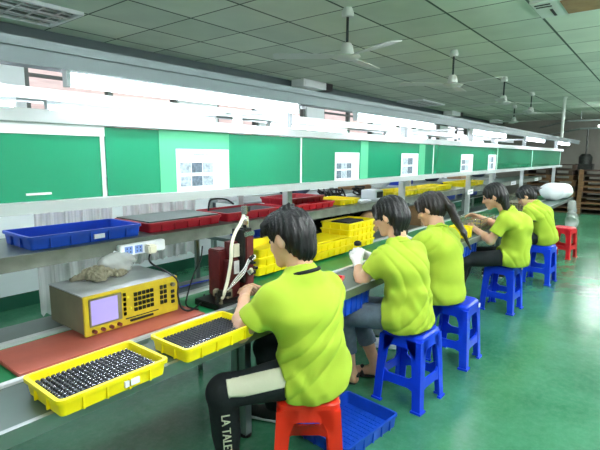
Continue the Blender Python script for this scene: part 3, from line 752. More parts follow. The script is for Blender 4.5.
def bag_mesh(c, r, seed, m, name, h=.006, dents=10, zcut=None):
    s = SDF(Vector(c)-Vector(r)*1.35, Vector(c)+Vector(r)*1.35, h); rn = random.Random(seed)
    s.ell(c, np.eye(3), r, .02)
    for k in range(dents):
        a = rn.uniform(0,2*PI); e = rn.uniform(-.5,.9); q = math.sqrt(1-e*e)
        p = (c[0]+r[0]*q*math.cos(a)*1.02, c[1]+r[1]*q*math.sin(a)*1.02, c[2]+r[2]*e)
        rr = min(r)*rn.uniform(.25,.5); s.cone(p, (p[0]+rn.uniform(-1,1)*r[0]*.5, p[1], p[2]+rn.uniform(-1,1)*r[2]*.5), rr, rr*.5, .03, op='sub')
    if zcut: s.plane((0,0,zcut), (0,0,-1))
    return s.mesh(name, m)
tag(bag_mesh((1.12,1.97,.982), (.10,.07,.052), 5, M['bag'], 'plastic_bag', .005, 8, .934), 'crumpled clear plastic bag leaning on the shelf edge above the instrument', 'bag')
# power strip on the shelf edge
t = thing('power_strip', 'white power strip with two blue sockets fixed to the shelf edge', 'power strip', (1.12,1.983,1.008))
MB().b2((0,-.035,0), (.245,0,.052)).build('casing', M['white_plastic'], t, bevel=.004)
for i in (0,1):
    s = MB().b2((.022+i*.052,-.037,.008), (.062+i*.052,-.035,.044)).build('socket', M['socket_blue'], t)
    for dx in (-.009,.009):
        for dz in (-.008,.008): MB().b2((.042+i*.052+dx-.002,-.0378,.026+dz-.004), (.042+i*.052+dx+.002,-.037,.026+dz+.004)).build('slot', M['black'], s)
MB().b2((.19,-.036,.018), (.205,-.035,.034)).build('switch', M['label_white'], t)
MB().tube(spline([(-.001,-.01,.02),(-.018,-.012,.028),(-.02,-.01,.01),(-.001,-.01,.008)],5), .003, 6).build('mounting_loop', M['white_plastic'], t)
t = thing('power_plug', 'cream plug with a black cable in the white power strip', 'plug', (1.265,1.948,1.018))
MB().b2((-.022,-.045,-.01), (.022,0,.032)).build('plug_body', M['cream_plastic'], t, bevel=.006)
o = MB().tube(spline([(1.265,1.93,1.01),(1.26,1.92,.96),(1.255,1.72,.92),(1.24,1.69,.85),(1.25,1.68,.79),(1.30,1.68,.763),(1.42,1.74,.763),(1.50,1.82,.763)],8), .0045, 8).build('cable', M['black'], t, smooth=True); o.matrix_parent_inverse = Matrix.Translation(-Vector(t.location))
tag(MB().tube(spline([(1.33,1.66,.763),(1.31,1.72,.775),(1.38,1.80,.80),(1.5,1.9,.86),(1.62,1.99,.90),(1.66,2.02,.97)],8), .004, 8).build('black_cable', M['black'], smooth=True), 'black cable rising from the board behind the red fixture', 'cable')
tag(MB().tube(spline([(1.15,1.975,1.004),(1.17,1.95,.985),(1.185,1.95,.968)],8), .004, 8).build('short_cable', M['black'], smooth=True), 'short black cable stub hanging under the power strip', 'cable')
tag(MB().tube(spline([(1.28,2.05,.753),(1.6,2.06,.753),(1.9,2.04,.753),(2.1,2.08,.753)],8), .004, 8).build('blue_cable', M['bluebox'], smooth=True), 'thin blue cable lying along the rear of the bench', 'cable')

# press fixture with white hose
t = thing('press_fixture', 'dark red iron clamping fixture with a white hose in front of the man', 'machine', (1.495,1.66,.744))
def px2(a, b, name, m, bevel=.003): return MB().b2(a, b).build(name, m, t, bevel=bevel)
px2((-.09,-.06,0), (.11,.12,.03), 'base_plate', M['darkmetal'])
px2((.0,.03,.03), (.075,.12,.27), 'rear_block', M['maroon'], .006)
px2((.02,-.02,.03), (.09,.04,.22), 'middle_block', M['maroon'], .004)
px2((.10,-.055,.03), (.155,.03,.36), 'column', M['maroon'], .004)
px2((.085,-.05,.10), (.102,.03,.37), 'column_edge', M['darkmetal'], .002)
px2((.046,-.024,.235), (.085,-.0,.30), 'cream_label_plate', M['cream_plastic'], .001)
px2((.046,-.026,.15), (.08,-.004,.215), 'label_plate', M['label_white'], .001)
px2((.04,-.01,.22), (.09,.04,.31), 'label_holder', M['maroon'], .002)
px2((.09,-.058,.335), (.16,.035,.36), 'clamp_plate', M['chrome'], .003)
px2((.105,-.045,.36), (.15,.02,.375), 'clamp_plate', M['darkmetal'], .002)
MB().cyl((.125,-.02,.37), (.125,-.02,.45), .010, 12).build('piston_rod', M['chrome'], t, smooth=True)
MB().cyl((.125,-.02,.392), (.125,-.02,.41), .018, 6).build('nut', M['chrome'], t)
MB().cyl((.145,-.02,.37), (.145,-.02,.43), .006, 10).build('guide_rod', M['cream_plastic'], t, smooth=True)
MB().cyl((.125,-.02,.445), (.125,-.02,.485), .016, 12).build('fitting', M['chrome'], t)
MB().box((.14,-.02,.468), (.03,.024,.026)).build('fitting_elbow', M['darkmetal'], t)
MB().tube(spline([(.118,-.022,.44),(.09,-.03,.405),(.045,-.035,.36),(.015,-.04,.30),(-.0,-.05,.23),(-.03,-.06,.15),(-.06,-.07,.10),(-.07,-.06,.06)],8), .0085, 10).build('white_hose', M['cream_plastic'], t, smooth=True)
for k in range(5):
    MB().tube(spline([(-.05+.004*k,-.075,.10+.003*k),(0,-.085,.13+.006*k),(.05,-.09,.165+.007*k),(.10,-.07,.205+.005*k),(.125,-.06,.21)],6), .0025, 6).build('grey_wire', M['chrome' if k%2 else 'label_white'], t, smooth=True)
rn = random.Random(5)
for k in range(9):
    p = Vector((.10+rn.uniform(-.015,.06), -.068+rn.uniform(-.01,.01), .155+rn.uniform(0,.07)))
    (MB().cyl(p, p+Vector((rn.uniform(-.03,.03),rn.uniform(-.02,.01),rn.uniform(-.02,.02))), rn.uniform(.005,.011), 8)).build('toggle_piece', M[('chrome','darkmetal','cream_plastic')[k%3]], t)
for k in range(8):
    p = Vector((-.09+rn.uniform(0,.08), -.06+rn.uniform(0,.05), .03+rn.uniform(0,.06)))
    MB().box(p, (rn.uniform(.015,.035),rn.uniform(.015,.03),rn.uniform(.02,.05)), rn.uniform(0,1)).build('valve_block', M[('darkmetal','instr_grey','darkmetal')[k%3]], t, bevel=.002)
px2((.12,-.075,.14), (.15,-.055,.16), 'handle', M['black'])

# yellow trays stacked on the rear of the belt
BG = 'yellow trays stacked at the back of the bench'
for i in range(3): ytray(2.16,1.99,.759+.055*i,.44,.28,.055,('lowest yellow tray of the stack between the red fixture and the man\'s head','middle yellow tray of the stack behind the man\'s face','topmost yellow tray of the stack behind the man\'s face')[i],.02*i,BG)
for i in range(2): ytray(2.72,1.97,.759+.055*i,.46,.28,.055,('lower yellow tray right of the man\'s head','upper yellow tray right of the man\'s head, lower stack')[i],-.02*i,BG)
for i in range(4): ytray(3.14,1.99,.759+.052*i,.42,.28,.052,('lowest yellow tray of the tall stack left of the second worker','second yellow tray from below in the tall stack left of the second worker','third yellow tray from below in the tall stack left of the second worker','topmost yellow tray, holding dark parts, left of the second worker')[i],.015*i,BG)
for cx, cy, z in ((3.14,1.99,.759+.052*3+.016),): tag(MB().b2((cx-.14,cy-.08,z), (cx+.12,cy+.08,z+.035)).build('parts_block', M['insert'], bevel=.008), 'dark parts lying in the topmost yellow tray', 'parts')
flat_load(2.72,1.97,.759+.055+.0555,.40,.23, M['yellow'], 'tray_lid', 'flat yellow lid on the lower stack right of the man\'s head', 'lid', .01)
tag(bag_mesh((2.52,2.08,.93), (.10,.06,.12), 8, M['bag'], 'plastic_bag', .008, 10), 'crumpled clear plastic bag just behind the man\'s head', 'bag')
tray('small_red_tray', .16,.12,.035, M['red_plastic2'], 'small bright red tray on the bench edge behind the man\'s shoulder', loc=(2.12,1.44,.7525), rz=.4, nx=1, ny=1)
tray('blue_crate', .34,.24,.13, M['blue_tray'], 'blue crate hung under the bench edge behind the man', loc=(2.25,1.47,.572), nx=6, ny=4)
# far bench contents
tag(bag_mesh((3.6,2.07,.87), (.16,.07,.12), 11, M['cardboard'], 'brown_parcel', .012, 6), 'brown crumpled parcel at the back of the bench by the second worker\'s face', 'parcel')
t = thing('cardboard_box', 'brown cardboard box at the back of the bench left of the ponytailed worker', 'box', (4.68,2.05,.7495))
MB().b2((-.13,-.07,0), (.13,.08,.20)).build('box_body', M['cardboard'], t, bevel=.003); MB().b2((-.13,-.072,.17), (.13,-.07,.2)).build('flap', M['cardboard'], t)
for k, (x, y) in enumerate(((3.2,2.28),(3.5,2.3),(3.85,2.28))):
    b = MB()
    for q in range(6):
        z = .86+.014*q; b.tube([(x+.15*math.cos(2*PI*j/16)*(1+.06*((q*7)%3)), y+.09*math.sin(2*PI*j/16), z+.01*math.sin(3*j)) for j in range(17)], .008, 6)
    b.b2((x-.12,y-.06,.76), (x+.12,y+.06,.852))
    tag(b.build('coiled_hose', M['darkmetal'], smooth='auto'), ('dark coiled hose under the shelf behind the tall yellow stack','dark coiled hose under the shelf, middle of three','dark coiled hose under the shelf beside the second worker\'s hair')[k], 'hose', 'coiled hoses under the shelf')
# wire baskets near the two last workers
def basket(loc, L, W, H, lb):
    t = thing('wire_basket', lb, 'basket', loc, group='wire baskets with parts')
    g = MB()
    for k in range(int(L/.03)+1):
        x = -L/2+k*L/int(L/.03)
        for s in (-1,1): g.b2((x-.002,s*W/2-.002,0), (x+.002,s*W/2+.002,H))
    for k in range(int(W/.03)+1):
        y = -W/2+k*W/int(W/.03)
        for s in (-1,1): g.b2((s*L/2-.002,y-.002,0), (s*L/2+.002,y+.002,H))
    for j in range(5):
        z = H*j/4
        for s in (-1,1): g.b2((-L/2,s*W/2-.0025,z-.0025), (L/2,s*W/2+.0025,z+.0025)).b2((s*L/2-.0025,-W/2,z-.0025), (s*L/2+.0025,W/2,z+.0025))
    g.build('wire_mesh', M['chrome'], t); MB().b2((-L/2+.01,-W/2+.01,.002), (L/2-.01,W/2-.01,H*.6)).build('liner', M['rag'], t)
basket((4.72,1.47,.7505), .5, .24, .13, 'wire basket of small parts in front of the long-haired worker\'s hands')
basket((6.55,1.5,.7505), .5, .22, .24, 'tall wire basket in front of the last worker')
ytray(4.15,1.42,.753,.16,.18,.10,'small yellow box on the bench edge between the ponytailed and long-haired workers',0,'yellow trays on the bench edge',3)
tray('blue_crate', .5,.22,.15, M['blue_tray'], 'blue crate hung under the bench between the two last workers', loc=(5.75,1.47,.553), nx=6, ny=3)
tray('blue_crate', .5,.22,.13, M['blue_tray'], 'blue crate hung under the bench behind the ponytailed worker', loc=(4.25,1.47,.572), nx=6, ny=3)
tag(bag_mesh((4.95,1.5,.625), (.22,.09,.085), 21, M['bag'], 'plastic_bag', .01, 10), 'clear plastic bag hanging under the bench beside the long-haired worker', 'bag')
# white sack and hanging bag at the far end
s = SDF((8.45,1.15,.74), (9.75,1.95,1.2), .012)
s.ecap((8.75,1.5,.90), (9.4,1.42,.88), (0,1,0), (.20,.15), (.16,.12), .05); s.cone((9.4,1.42,.87), (9.62,1.38,.86), .09, .05, .05)
s.warp(lambda X,Y,Z: .007*np.sin(22*X+5*np.sin(9*Y))+.005*np.sin(30*Z+8*X)); s.plane((0,0,.7525), (0,0,-1))
tag(s.mesh('white_sack', M['sack']), 'full white sack lying on the far end of the bench', 'sack')
s = SDF((8.7,1.0,.25), (9.4,1.5,.8), .012); s.ecap((9.02,1.22,.70), (9.02,1.2,.36), (1,0,0), (.10,.05), (.2,.10), .03); s.warp(lambda X,Y,Z: .010*np.sin(30*X+6*np.sin(12*Z))+.006*np.sin(26*Z+9*X))
tag(s.mesh('plastic_bag', M['bag']), 'clear plastic bag hanging from the far end of the bench above the red stool', 'bag')

# blue tray on the floor
o = tray('floor_tray', .46,.36,.075, M['blue_tray'], 'light blue shallow tray on the floor behind the orange-red stool', loc=(1.98,1.235,0), rz=R(-6), nx=6, ny=5, t=.006)
g = MB()
for k in range(1, 12): g.b2((-.2+.4*k/12-.0015,-.15,.006), (-.2+.4*k/12+.0015,.15,.009))
for k in range(1, 9): g.b2((-.2,-.15+.3*k/9-.0015,.006), (.2,-.15+.3*k/9+.0015,.009))
g.build('floor_grid', M['blue_tray'], o)
# film curtain behind the shelf
def curtain(x0, x1, y, z0, z1, lb, seed):
    rn = random.Random(seed); n = int((x1-x0)/.012); v = []; f = []
    for i in range(n+1):
        x = x0+(x1-x0)*i/n
        for j in range(7):
            z = z0+(z1-z0)*j/6; v.append((x, y+.018*math.sin(x*70+rn.random()*.8)+.006*math.sin(x*23+z*5), z+ (rn.uniform(-.012,.012) if j == 0 else 0)))
    for i in range(n):
        for j in range(6): a = i*7+j; f.append((a,a+7,a+8,a+1))
    b = MB(); b.add(v, f); o = b.build('film_curtain', M['film'], smooth=True)
    md = o.modifiers.new('s', 'SOLIDIFY'); md.thickness = .0015
    return tag(o, lb, 'curtain', 'clear film curtains behind the shelf')
curtain(1.0,1.42,2.55,.62,1.34,'clear pleated film curtain hanging behind the yellow instrument',1)
curtain(1.5,2.05,2.57,.80,1.34,'clear pleated film curtain hanging behind the red trays',2)
tag(MB().cyl((-.9,2.56,1.345), (3.0,2.56,1.345), .008, 8).build('curtain_rod', M['alu']), 'thin rod carrying the film curtains behind the shelf', 'rod')
# coloured clutter behind the curtain on the second line
cl = MB().b2((-.9,2.9,.72), (10.4,3.35,.745))
t = thing('rear_bench', 'grey bench of the second line standing behind the shelf', 'bench', (3.0,3.1,0))
MB().b2((-.2,-.25,.70), (7.4,.25,.73)).build('bench_top', M['zinc'], t)
MB().b2((-.2,-.25,1.05), (7.4,.2,1.07)).build('rack_shelf', M['greypaint'], t)
for x in (-.15,1.8,3.6,5.5,7.3):
    for y in (-.22,.2): MB().b2((x-.02,y-.02,0), (x+.02,y+.02,1.6 if y > 0 else 1.05)).build('leg', M['steel'], t)
rn = random.Random(12)
cols = ['bluebox','navyclutter','bluebox','cardboard','navyclutter','bluebox','darkmetal','navyclutter','bluebox','cardboard','bluebox','navyclutter']
names = {'bluebox':('blue_crate','deep blue crate'),'navyclutter':('storage_bundle','navy cloth-wrapped bundle'),'cardboard':('cardboard_box','brown cardboard box'),'darkmetal':('motor_box','dark metal box')}
where = ['first','second','third','fourth','fifth','sixth','seventh','eighth','ninth','tenth','eleventh','twelfth']
for k, m in enumerate(cols):
    x = 3.15+.6*k; w = rn.uniform(.2,.26); h = rn.uniform(.18,.28); z = .731 if k%2 == 0 else 1.071; nm, d = names[m]
    zz = z
    t = thing(nm, f'{d} on the rear bench behind the shelf, {where[k]} from the left', 'crate' if m == 'bluebox' else 'box', (x,3.05,zz), group='boxes on the rear bench')
    if m == 'navyclutter':
        o = bag_mesh((x,3.05,zz+h/2), (w,.14,h/2+.02), k, M[m], 'bundle', .012, 5, zz+.001); o.parent = t; o.matrix_parent_inverse = Matrix.Translation(-Vector(t.location))
    else:
        MB().loft([rrect(2*w-.04,.26,.02,0), rrect(2*w,.30,.02,h-.02), rrect(2*w+.02,.32,.02,h-.02), rrect(2*w+.02,.32,.02,h), rrect(2*w-.03,.27,.02,h), rrect(2*w-.05,.25,.02,.02)]).build('box_body', M[m], t)
for k, (x, z, m) in enumerate(((4.0,.86,'film'),(6.1,.86,'film'),(5.2,1.2,'film'))):
    tag(bag_mesh((x,2.83,z), (.3,.06,.13), 30+k, M['bag'], 'plastic_bag', .012, 10), ('clear plastic bag on the rear bench behind the second worker','clear plastic bag on the rear bench behind the long-haired worker','clear plastic bag on the rear rack behind the ponytailed worker')[k], 'bag', 'clear bags on the rear bench')
# ---------------------------------------------------------------- the workers
def V(*a): return np.array(a, float)
def nrm(v): return v/np.linalg.norm(v)
def hand(s, wrist, tip, pn, thumb, sc=1., infl=0., curl=.5):
    """palm and five fingers; tip gives the direction, pn the palm's facing side, thumb the side (+1/-1) the thumb leaves from"""
    d = nrm(tip-wrist); n = nrm(pn-d*(pn@d)); l = np.cross(d, n)*thumb
    pc = wrist+d*.045*sc
    s.ecap(wrist+d*.012*sc, wrist+d*.078*sc, l, (.026*sc+infl,.015*sc+infl), (.038*sc+infl,.013*sc+infl), .012)
    for i, (off, ln) in enumerate(((.028,.068),(.0095,.076),(-.0095,.070),(-.027,.054))):
        b = wrist+d*(.080-.004*abs(i-1.3))*sc+l*off*sc; dd = nrm(d+l*off*2.2); a = curl*(.9+.12*i)
        p = b; ang = a*.55
        for q, f in enumerate((.45,.32,.26)):
            v = dd*math.cos(ang)+n*math.sin(ang); e = p+v*ln*f*sc; r = (.0088-.0008*q)*sc+infl
            s.cone(p, e, r, r*.93, .005); p = e; ang += a*.8
    b = wrist+d*.028*sc+l*.024*sc; v = nrm(d*.75+l*.62+n*.35); e = b+v*.034*sc; s.cone(b, e, .013*sc+infl, .0105*sc+infl, .010)
    v = nrm(d*.85+l*.1+n*.6); s.cone(e, e+v*.040*sc, .0102*sc+infl, .008*sc+infl, .005)
def head(s, c, F, U, sc=1.):
    Rt = np.cross(F, U); A = (Rt, F, U); P = lambda r, f, u: c+(Rt*r+F*f+U*u)*sc
    k = lambda *r: tuple(x*sc for x in r)
    s.ell(P(0,-.012,.022), A, k(.076,.096,.092), .02)
    s.ell(P(0,.038,-.035), A, k(.060,.058,.074), .03)
    s.cone(P(-.02,.072,-.098), P(.02,.072,-.098), .018*sc, .018*sc, .03)
    s.cone(P(0,.088,.006), P(0,.108,-.032), .008*sc, .0125*sc, .012)
    for q in (-1,1):
        s.ell(P(q*.077,-.004,-.012), (nrm(Rt*q+F*-.5), nrm(F+Rt*q*.5), U), k(.008,.019,.031), .008)
        s.cone(P(q*.012,.086,.020), P(q*.045,.072,.022), .008*sc, .006*sc, .012)
        s.ell(P(q*.030,.094,.001), A, k(.013,.012,.010), .008, op='sub')
        s.cone(P(q*.03,.07,-.03), P(q*.045,.05,-.035), .016*sc, .018*sc, .02)
    s.cone(P(-.016,.094,-.060), P(.016,.094,-.060), .0065*sc, .0065*sc, .008)
    s.cone(P(-.014,.092,-.071), P(.014,.092,-.071), .007*sc, .007*sc, .006)
def clothfold(seed, amp=.005):
    rn = random.Random(seed); p = [rn.uniform(0,6) for _ in range(6)]
    return lambda X,Y,Z: (amp*np.sin(34*(X*.55+Z*.55)+5*np.sin(6*Y+7*Z+p[0])+p[1])*(.4+.6*np.sin(8*Z+5*X+p[2])**2)
        + amp*.8*np.sin(30*(Y*.7-Z*.6)+4*np.sin(9*X+p[3])+p[4])*np.sin(7*Y+6*X+p[5])**2)
def creases(seed, A=.0085):
    rn = random.Random(seed+50); p = [rn.uniform(0,6) for _ in range(6)]
    def fn(X,Y,Z):
        u = X*.8-Y*.55
        a = np.sin(26*(u+.55*Z)+2.2*np.sin(9*Z+5*u+p[0])+p[1]); b = np.sin(34*(u*.7-.75*Z)+2.6*np.sin(8*Z-7*u+p[2])+p[3]); c = np.sin(58*(u*.9+.3*Z)+3*np.sin(12*Z+9*u+p[4])+p[5])
        ma = np.clip(.5+np.sin(6*Z+8*u+p[4]), 0, 1); mb = np.clip(.4+np.sin(7*u-9*Z+p[5]), 0, 1)
        return A*(ma*(1-np.abs(a))**2*1.0+mb*(1-np.abs(b))**2*.9-.25*c*ma)
    return fn
def person(label, loc, sc, J, hairfn, trou, h=.005, trou_cut=1., barefoot=False, gloves=False, fold=1, shoes='black', cuff=False, collar='lime', curl=.6, dress_r=1., hairmat='hair'):
    g = {k: V(*v) for k, v in J.items()}
    t = thing('person', label, 'person', loc)
    al = list(g.values()); skip = ('F','U','pnL','pnR')
    pts = np.array([g[k] for k in g if k not in skip]); lo, hi = pts.min(0)-.16, pts.max(0)+.16; lo[2] = max(lo[2], -.02)
    lat = nrm(g['sR']-g['sL']); upv = nrm(g['neck']-g['pel'])
    waist = g['pel']*.55+g['chest']*.45-nrm(np.cross(upv, lat))*0
    # body
    b = SDF(lo, hi, h)
    b.ecap(g['pel'], waist, lat, (.135*sc,.095*sc), (.115*sc,.08*sc), .05)
    b.ecap(waist, g['chest'], lat, (.115*sc,.08*sc), (.14*sc,.09*sc), .05)
    b.ecap(g['chest'], g['neck']-upv*.05, lat, (.14*sc,.085*sc), (.09*sc,.06*sc), .05)
    F, U = nrm(g['F']), g['U']; U = nrm(U-F*(U@F)); hc = g['head']
    b.cone(g['neck']-upv*.03, hc-F*.025*sc-U*.05*sc, .060*sc, .050*sc, .03)
    head(b, hc, F, U, sc)
    for q, pn in (('L','pnL'),('R','pnR')):
        th = 1 if q == 'L' else -1
        b.cone(g['neck']-upv*.05, g['s'+q], .045*sc, .048*sc, .04)
        b.cone(g['s'+q], g['e'+q], .047*sc, .038*sc, .03)
        mid = g['e'+q]*.65+g['w'+q]*.35
        b.cone(g['e'+q], mid, .038*sc, .039*sc, .02); b.cone(mid, g['w'+q], .039*sc, .025*sc, .02)
        hand(b, g['w'+q], g['h'+q], g[pn], th, sc, curl=curl)
        b.cone(g['p'+q], g['k'+q], .078*sc, .055*sc, .04)
        mid = g['k'+q]*.65+g['a'+q]*.35
        b.cone(g['k'+q], mid, .053*sc, .053*sc, .02); b.cone(mid, g['a'+q], .053*sc, .034*sc, .02)
        heel = g['a'+q]+V(0,0,-.055*sc)-nrm((g['t'+q]-g['a'+q])*V(1,1,0))*.02
        ball = g['t'+q]*.7+heel*.3
        b.cone(g['a'+q], heel, .034*sc, .030*sc, .02); b.cone(heel, ball, .028*sc, .03*sc, .02); b.cone(g['a'+q]*.6+heel*.4, ball, .03*sc, .022*sc, .02); b.cone(ball, g['t'+q], .03*sc, .018*sc, .02)
    b.plane((0,0,.012), (0,0,-1))
    body = b.mesh('body', M['skin'], t)
    # eyes
    Rt = np.cross(F, U)
    for q in (-1,1):
        e = hc+(Rt*q*.030+F*.083+U*.001)*sc; m = MB().lathe((0,0,0), [(.001,-.010),(.007,-.007),(.010,0),(.007,.007),(.001,.010)], 10)
        o = m.build('eye', M['black'], t, smooth=True); o.location = Vector(e)-Vector(loc)
    # shirt
    s = SDF(lo, hi, h); w = sc*dress_r*.93
    up2 = nrm(g['chest']-g['pel'])
    s.ecap(g['pel']-up2*.035, waist, lat, (.186*w,.150*w), (.160*w,.126*w), .05)
    s.ecap(waist, g['chest'], lat, (.158*w,.122*w), (.180*w,.118*w), .05)
    s.ecap(g['chest'], g['neck']-upv*.045*sc, lat, (.178*w,.112*w), (.105*w,.075*w), .06)
    s.cone(g['neck']-upv*.01, g['neck']+nrm(hc-g['neck'])*.012, .072*sc, .066*sc, .03)
    for q in 'LR':
        s.cone(g['neck']-upv*.035*sc, g['s'+q], .055*sc, .066*sc, .05)
        s.cone(g['chest'], g['s'+q]*.8+g['chest']*.2-upv*.02, .09*sc, .068*sc, .05)
    for q in 'LR':
        d = nrm(g['e'+q]-g['s'+q]); s.cone(g['s'+q], g['e'+q], .064*sc, .068*sc, .03, cut=.66); s.cone(g['p'+q]+V(0,0,.01), g['p'+q]*.80+g['k'+q]*.20+V(0,0,.008), .112*sc, .102*sc, .03, cut=1.)
    s.warp(clothfold(fold, .003)); s.warp(creases(fold))
    nd = nrm(hc-F*.02-g['neck']); s.cone(g['neck']+nd*.0, g['neck']+nd*.12, .054*sc, .066*sc, .006, op='sub')
    s.plane(g['pel']-up2*.085, -up2)
    if J.get('seat', 1): s.plane((0,0,.4565), (0,0,-1))
    shirt = s.mesh('tshirt', M['lime'], t)
    # collar ring
    def ring(c, ax, r, th, m, name, el=1., latv=None):
        ax = nrm(ax); a = nrm(latv-ax*(latv@ax)); q = np.cross(ax, a)
        P = [c+(a*math.cos(2*PI*i/28)*r*el+q*math.sin(2*PI*i/28)*r) for i in range(29)]
        o = MB().tube(P, th, 8).build(name, m, t, smooth=True); o.matrix_parent_inverse = Matrix.Translation(-Vector(loc)); return o
    ring(g['neck']+nd*.006*sc, nd, (.078 if collar != 'lime' else .071)*sc, .008, M[collar], 'collar', 1.0, lat)
    for q in 'LR':
        if cuff: 
            d = g['e'+q]-g['s'+q]; ring(g['s'+q]+d*.665, d, .070*sc, .007, M['dark_cloth'], 'sleeve_trim', 1., np.cross(d, V(0,0,1)))
    # trousers
    r = SDF(lo, hi, h)
    r.ecap(g['pel']-up2*.0, g['pel']+up2*.06, lat, (.138*sc,.10*sc), (.12*sc,.085*sc), .04)
    for q in 'LR':
        r.cone(g['p'+q], g['k'+q], .088*sc, .070*sc, .04)
        r.cone(g['k'+q], g['a'+q], .068*sc, .056*sc, .02, cut=trou_cut)
    r.warp(clothfold(fold+9, .004))
    r.plane((0,0,.03), (0,0,-1))
    tr = r.mesh('trousers', M[trou], t)
    # footwear
    for q in 'LR':
        f = SDF(np.minimum(g['a'+q], g['t'+q])-.12, np.maximum(g['a'+q], g['t'+q])+.12, .005)
        dr = nrm((g['t'+q]-g['a'+q])*V(1,1,0)); heel = g['a'+q]*V(1,1,0)+V(0,0,.03)-dr*.03; toe = g['t'+q]*V(1,1,0)+V(0,0,.028); sd = np.cross(dr, V(0,0,1))
        if barefoot:
            f.ecap(heel-V(0,0,.018), toe-V(0,0,.018)+dr*.01, sd, (.036*sc,.012), (.044*sc,.012), .01)
            mid = heel*.4+toe*.6
            f.cone(mid-sd*.036+V(0,0,-.01), mid+V(0,0,.036), .014, .012, .01); f.cone(mid+sd*.036+V(0,0,-.01), mid+V(0,0,.036), .014, .012, .01)
            f.cone(heel-dr*.02-sd*.02+V(0,0,.035), heel-dr*.02+sd*.02+V(0,0,.035), .009, .009, .006)
            f.plane((0,0,.001), (0,0,-1)); f.mesh('sandal', M['black'], t)
        else:
            f.cone(heel+V(0,0,.012), toe+V(0,0,.006), .040*sc, .036*sc, .03); f.cone(g['a'+q]+V(0,0,-.02), heel*.6+toe*.4+V(0,0,.018), .043*sc, .036*sc, .03)
            f.plane((0,0,.02), (0,0,-1)); sh_ = f.mesh('sneaker', M[shoes], t)
            f2 = SDF(np.minimum(heel, toe)-.1, np.maximum(heel, toe)+.1, .005); f2.ecap(heel-V(0,0,.012), toe-V(0,0,.012)+dr*.012, sd, (.042*sc,.018), (.042*sc,.018), .01); f2.plane((0,0,.001), (0,0,-1)); f2.plane((0,0,.024), (0,0,1))
            o = f2.mesh('sole', M['white_plastic'], t)
    if gloves:
        for q, pn in (('L','pnL'),('R','pnR')):
            f = SDF(np.minimum(g['w'+q], g['h'+q])-.12, np.maximum(g['w'+q], g['h'+q])+.12, .004)
            hand(f, g['w'+q], g['h'+q], g[pn], 1 if q == 'L' else -1, sc, infl=.003, curl=curl)
            d = nrm(g['w'+q]-g['e'+q]); f.cone(g['w'+q]-d*.03, g['w'+q]+d*.02, .031*sc, .029*sc, .01)
            f.mesh('glove', M['white_cloth'], t)
    # hair
    hr = SDF(hc-.35 if True else 0, hc+.2, .005); hairfn(hr, hc, F, U, Rt, sc); 
    hm = hr.mesh('hair', M[hairmat], t)
    return t, g
def strands(s, c, F, U, Rt, amp=.0028, n=30):
    def fn(X,Y,Z):
        px, py, pz = X-c[0], Y-c[1], Z-c[2]
        r = px*Rt[0]+py*Rt[1]+pz*Rt[2]; f = px*F[0]+py*F[1]+pz*F[2]; u = px*U[0]+py*U[1]+pz*U[2]
        a = np.arctan2(r, f-.02)
        return amp*np.sin(n*a+3*np.sin(14*u)+9*u)+amp*.5*np.sin(2.3*n*a-12*u)
    s.warp(fn)
def hair_short(s, c, F, U, Rt, sc):
    P = lambda r, f, u: c+(Rt*r+F*f+U*u)*sc
    s.ell(P(0,-.014,.030), (Rt,F,U), (.085*sc,.107*sc,.096*sc), .02)
    s.ell(P(0,-.048,-.020), (Rt,F,U), (.072*sc,.064*sc,.088*sc), .03); s.ell(P(0,-.060,-.075), (Rt,F,U), (.050*sc,.036*sc,.045*sc), .03)
    s.ell(P(0,.045,.075), (Rt,F,U), (.070*sc,.055*sc,.045*sc), .03)
    for k in range(7):
        q = -.06+.02*k; s.cone(P(q,.075,.075), P(q*1.1,.098,.032+.008*(k%3)), .016*sc, .007*sc, .012)
    s.cone(P(-.02,-.02,.118), P(-.03,-.06,.132), .014, .006, .02); s.cone(P(.03,.0,.12), P(.045,-.03,.13), .012, .006, .02)
    strands(s, c, F, U, Rt, .003, 26)
    s.ell(P(0,.115,-.055), (Rt,F,U), (.15*sc,.085*sc,.085*sc), .008, op='sub')      # face
    for q in (-1,1): s.ell(P(q*.092,.010,-.032), (Rt,F,U), (.034*sc,.036*sc,.060*sc), .008, op='sub')
def hair_long(length, width, back=.0, tail=None, bun=False, ears=True):
    def fn(s, c, F, U, Rt, sc):
        P = lambda r, f, u: c+(Rt*r+F*f+U*u)*sc
        dn = V(0,0,-1)
        s.ell(P(0,-.014,.028), (Rt,F,U), (.088*sc,.108*sc,.100*sc), .02)
        s.ell(P(0,-.055,-.02), (Rt,F,U), (.076*sc,.060*sc,.08*sc), .03)
        for q in (-1,1): s.cone(P(q*.06,.055,.07), P(q*.078,.065,.0), .02*sc, .012*sc, .02)
        if length:
            a = P(0,-.07,-.03); b = a+dn*length*sc-F*V(1,1,0)*back
            s.ecap(a, b, Rt, (.080*sc,.045*sc), (width*sc,.028*sc), .03)
            for k in range(5):
                q = (-1+.5*k)*width*.8; e = b+Rt*q*sc; s.cone(e, e+dn*(.02+.012*((k*2)%3)), .018, .006, .012)
        if tail:
            pts = [P(*tail[0])]+[P(0,0,0)*0+np.array(p) for p in tail[1]]
            rs = tail[2]
            for i in range(len(pts)-1): s.cone(pts[i], pts[i+1], rs[i], rs[i+1], .012)
        if bun: s.ell(P(0,-.125,.01), (Rt,F,U), (.04,.034,.036), .015); s.cone(P(0.01,-.13,0.01), P(.03,-.19,-.02), .02, .008, .02)
        strands(s, c, F, U, Rt, .0028, 24)
        s.ell(P(0,.115,-.06), (Rt,F,U), (.15*sc,.085*sc,.10*sc), .008, op='sub')
        if ears:
            for q in (-1,1): s.ell(P(q*.095,.008,-.030), (Rt,F,U), (.030*sc,.026*sc,.040*sc), .008, op='sub')
    return fn
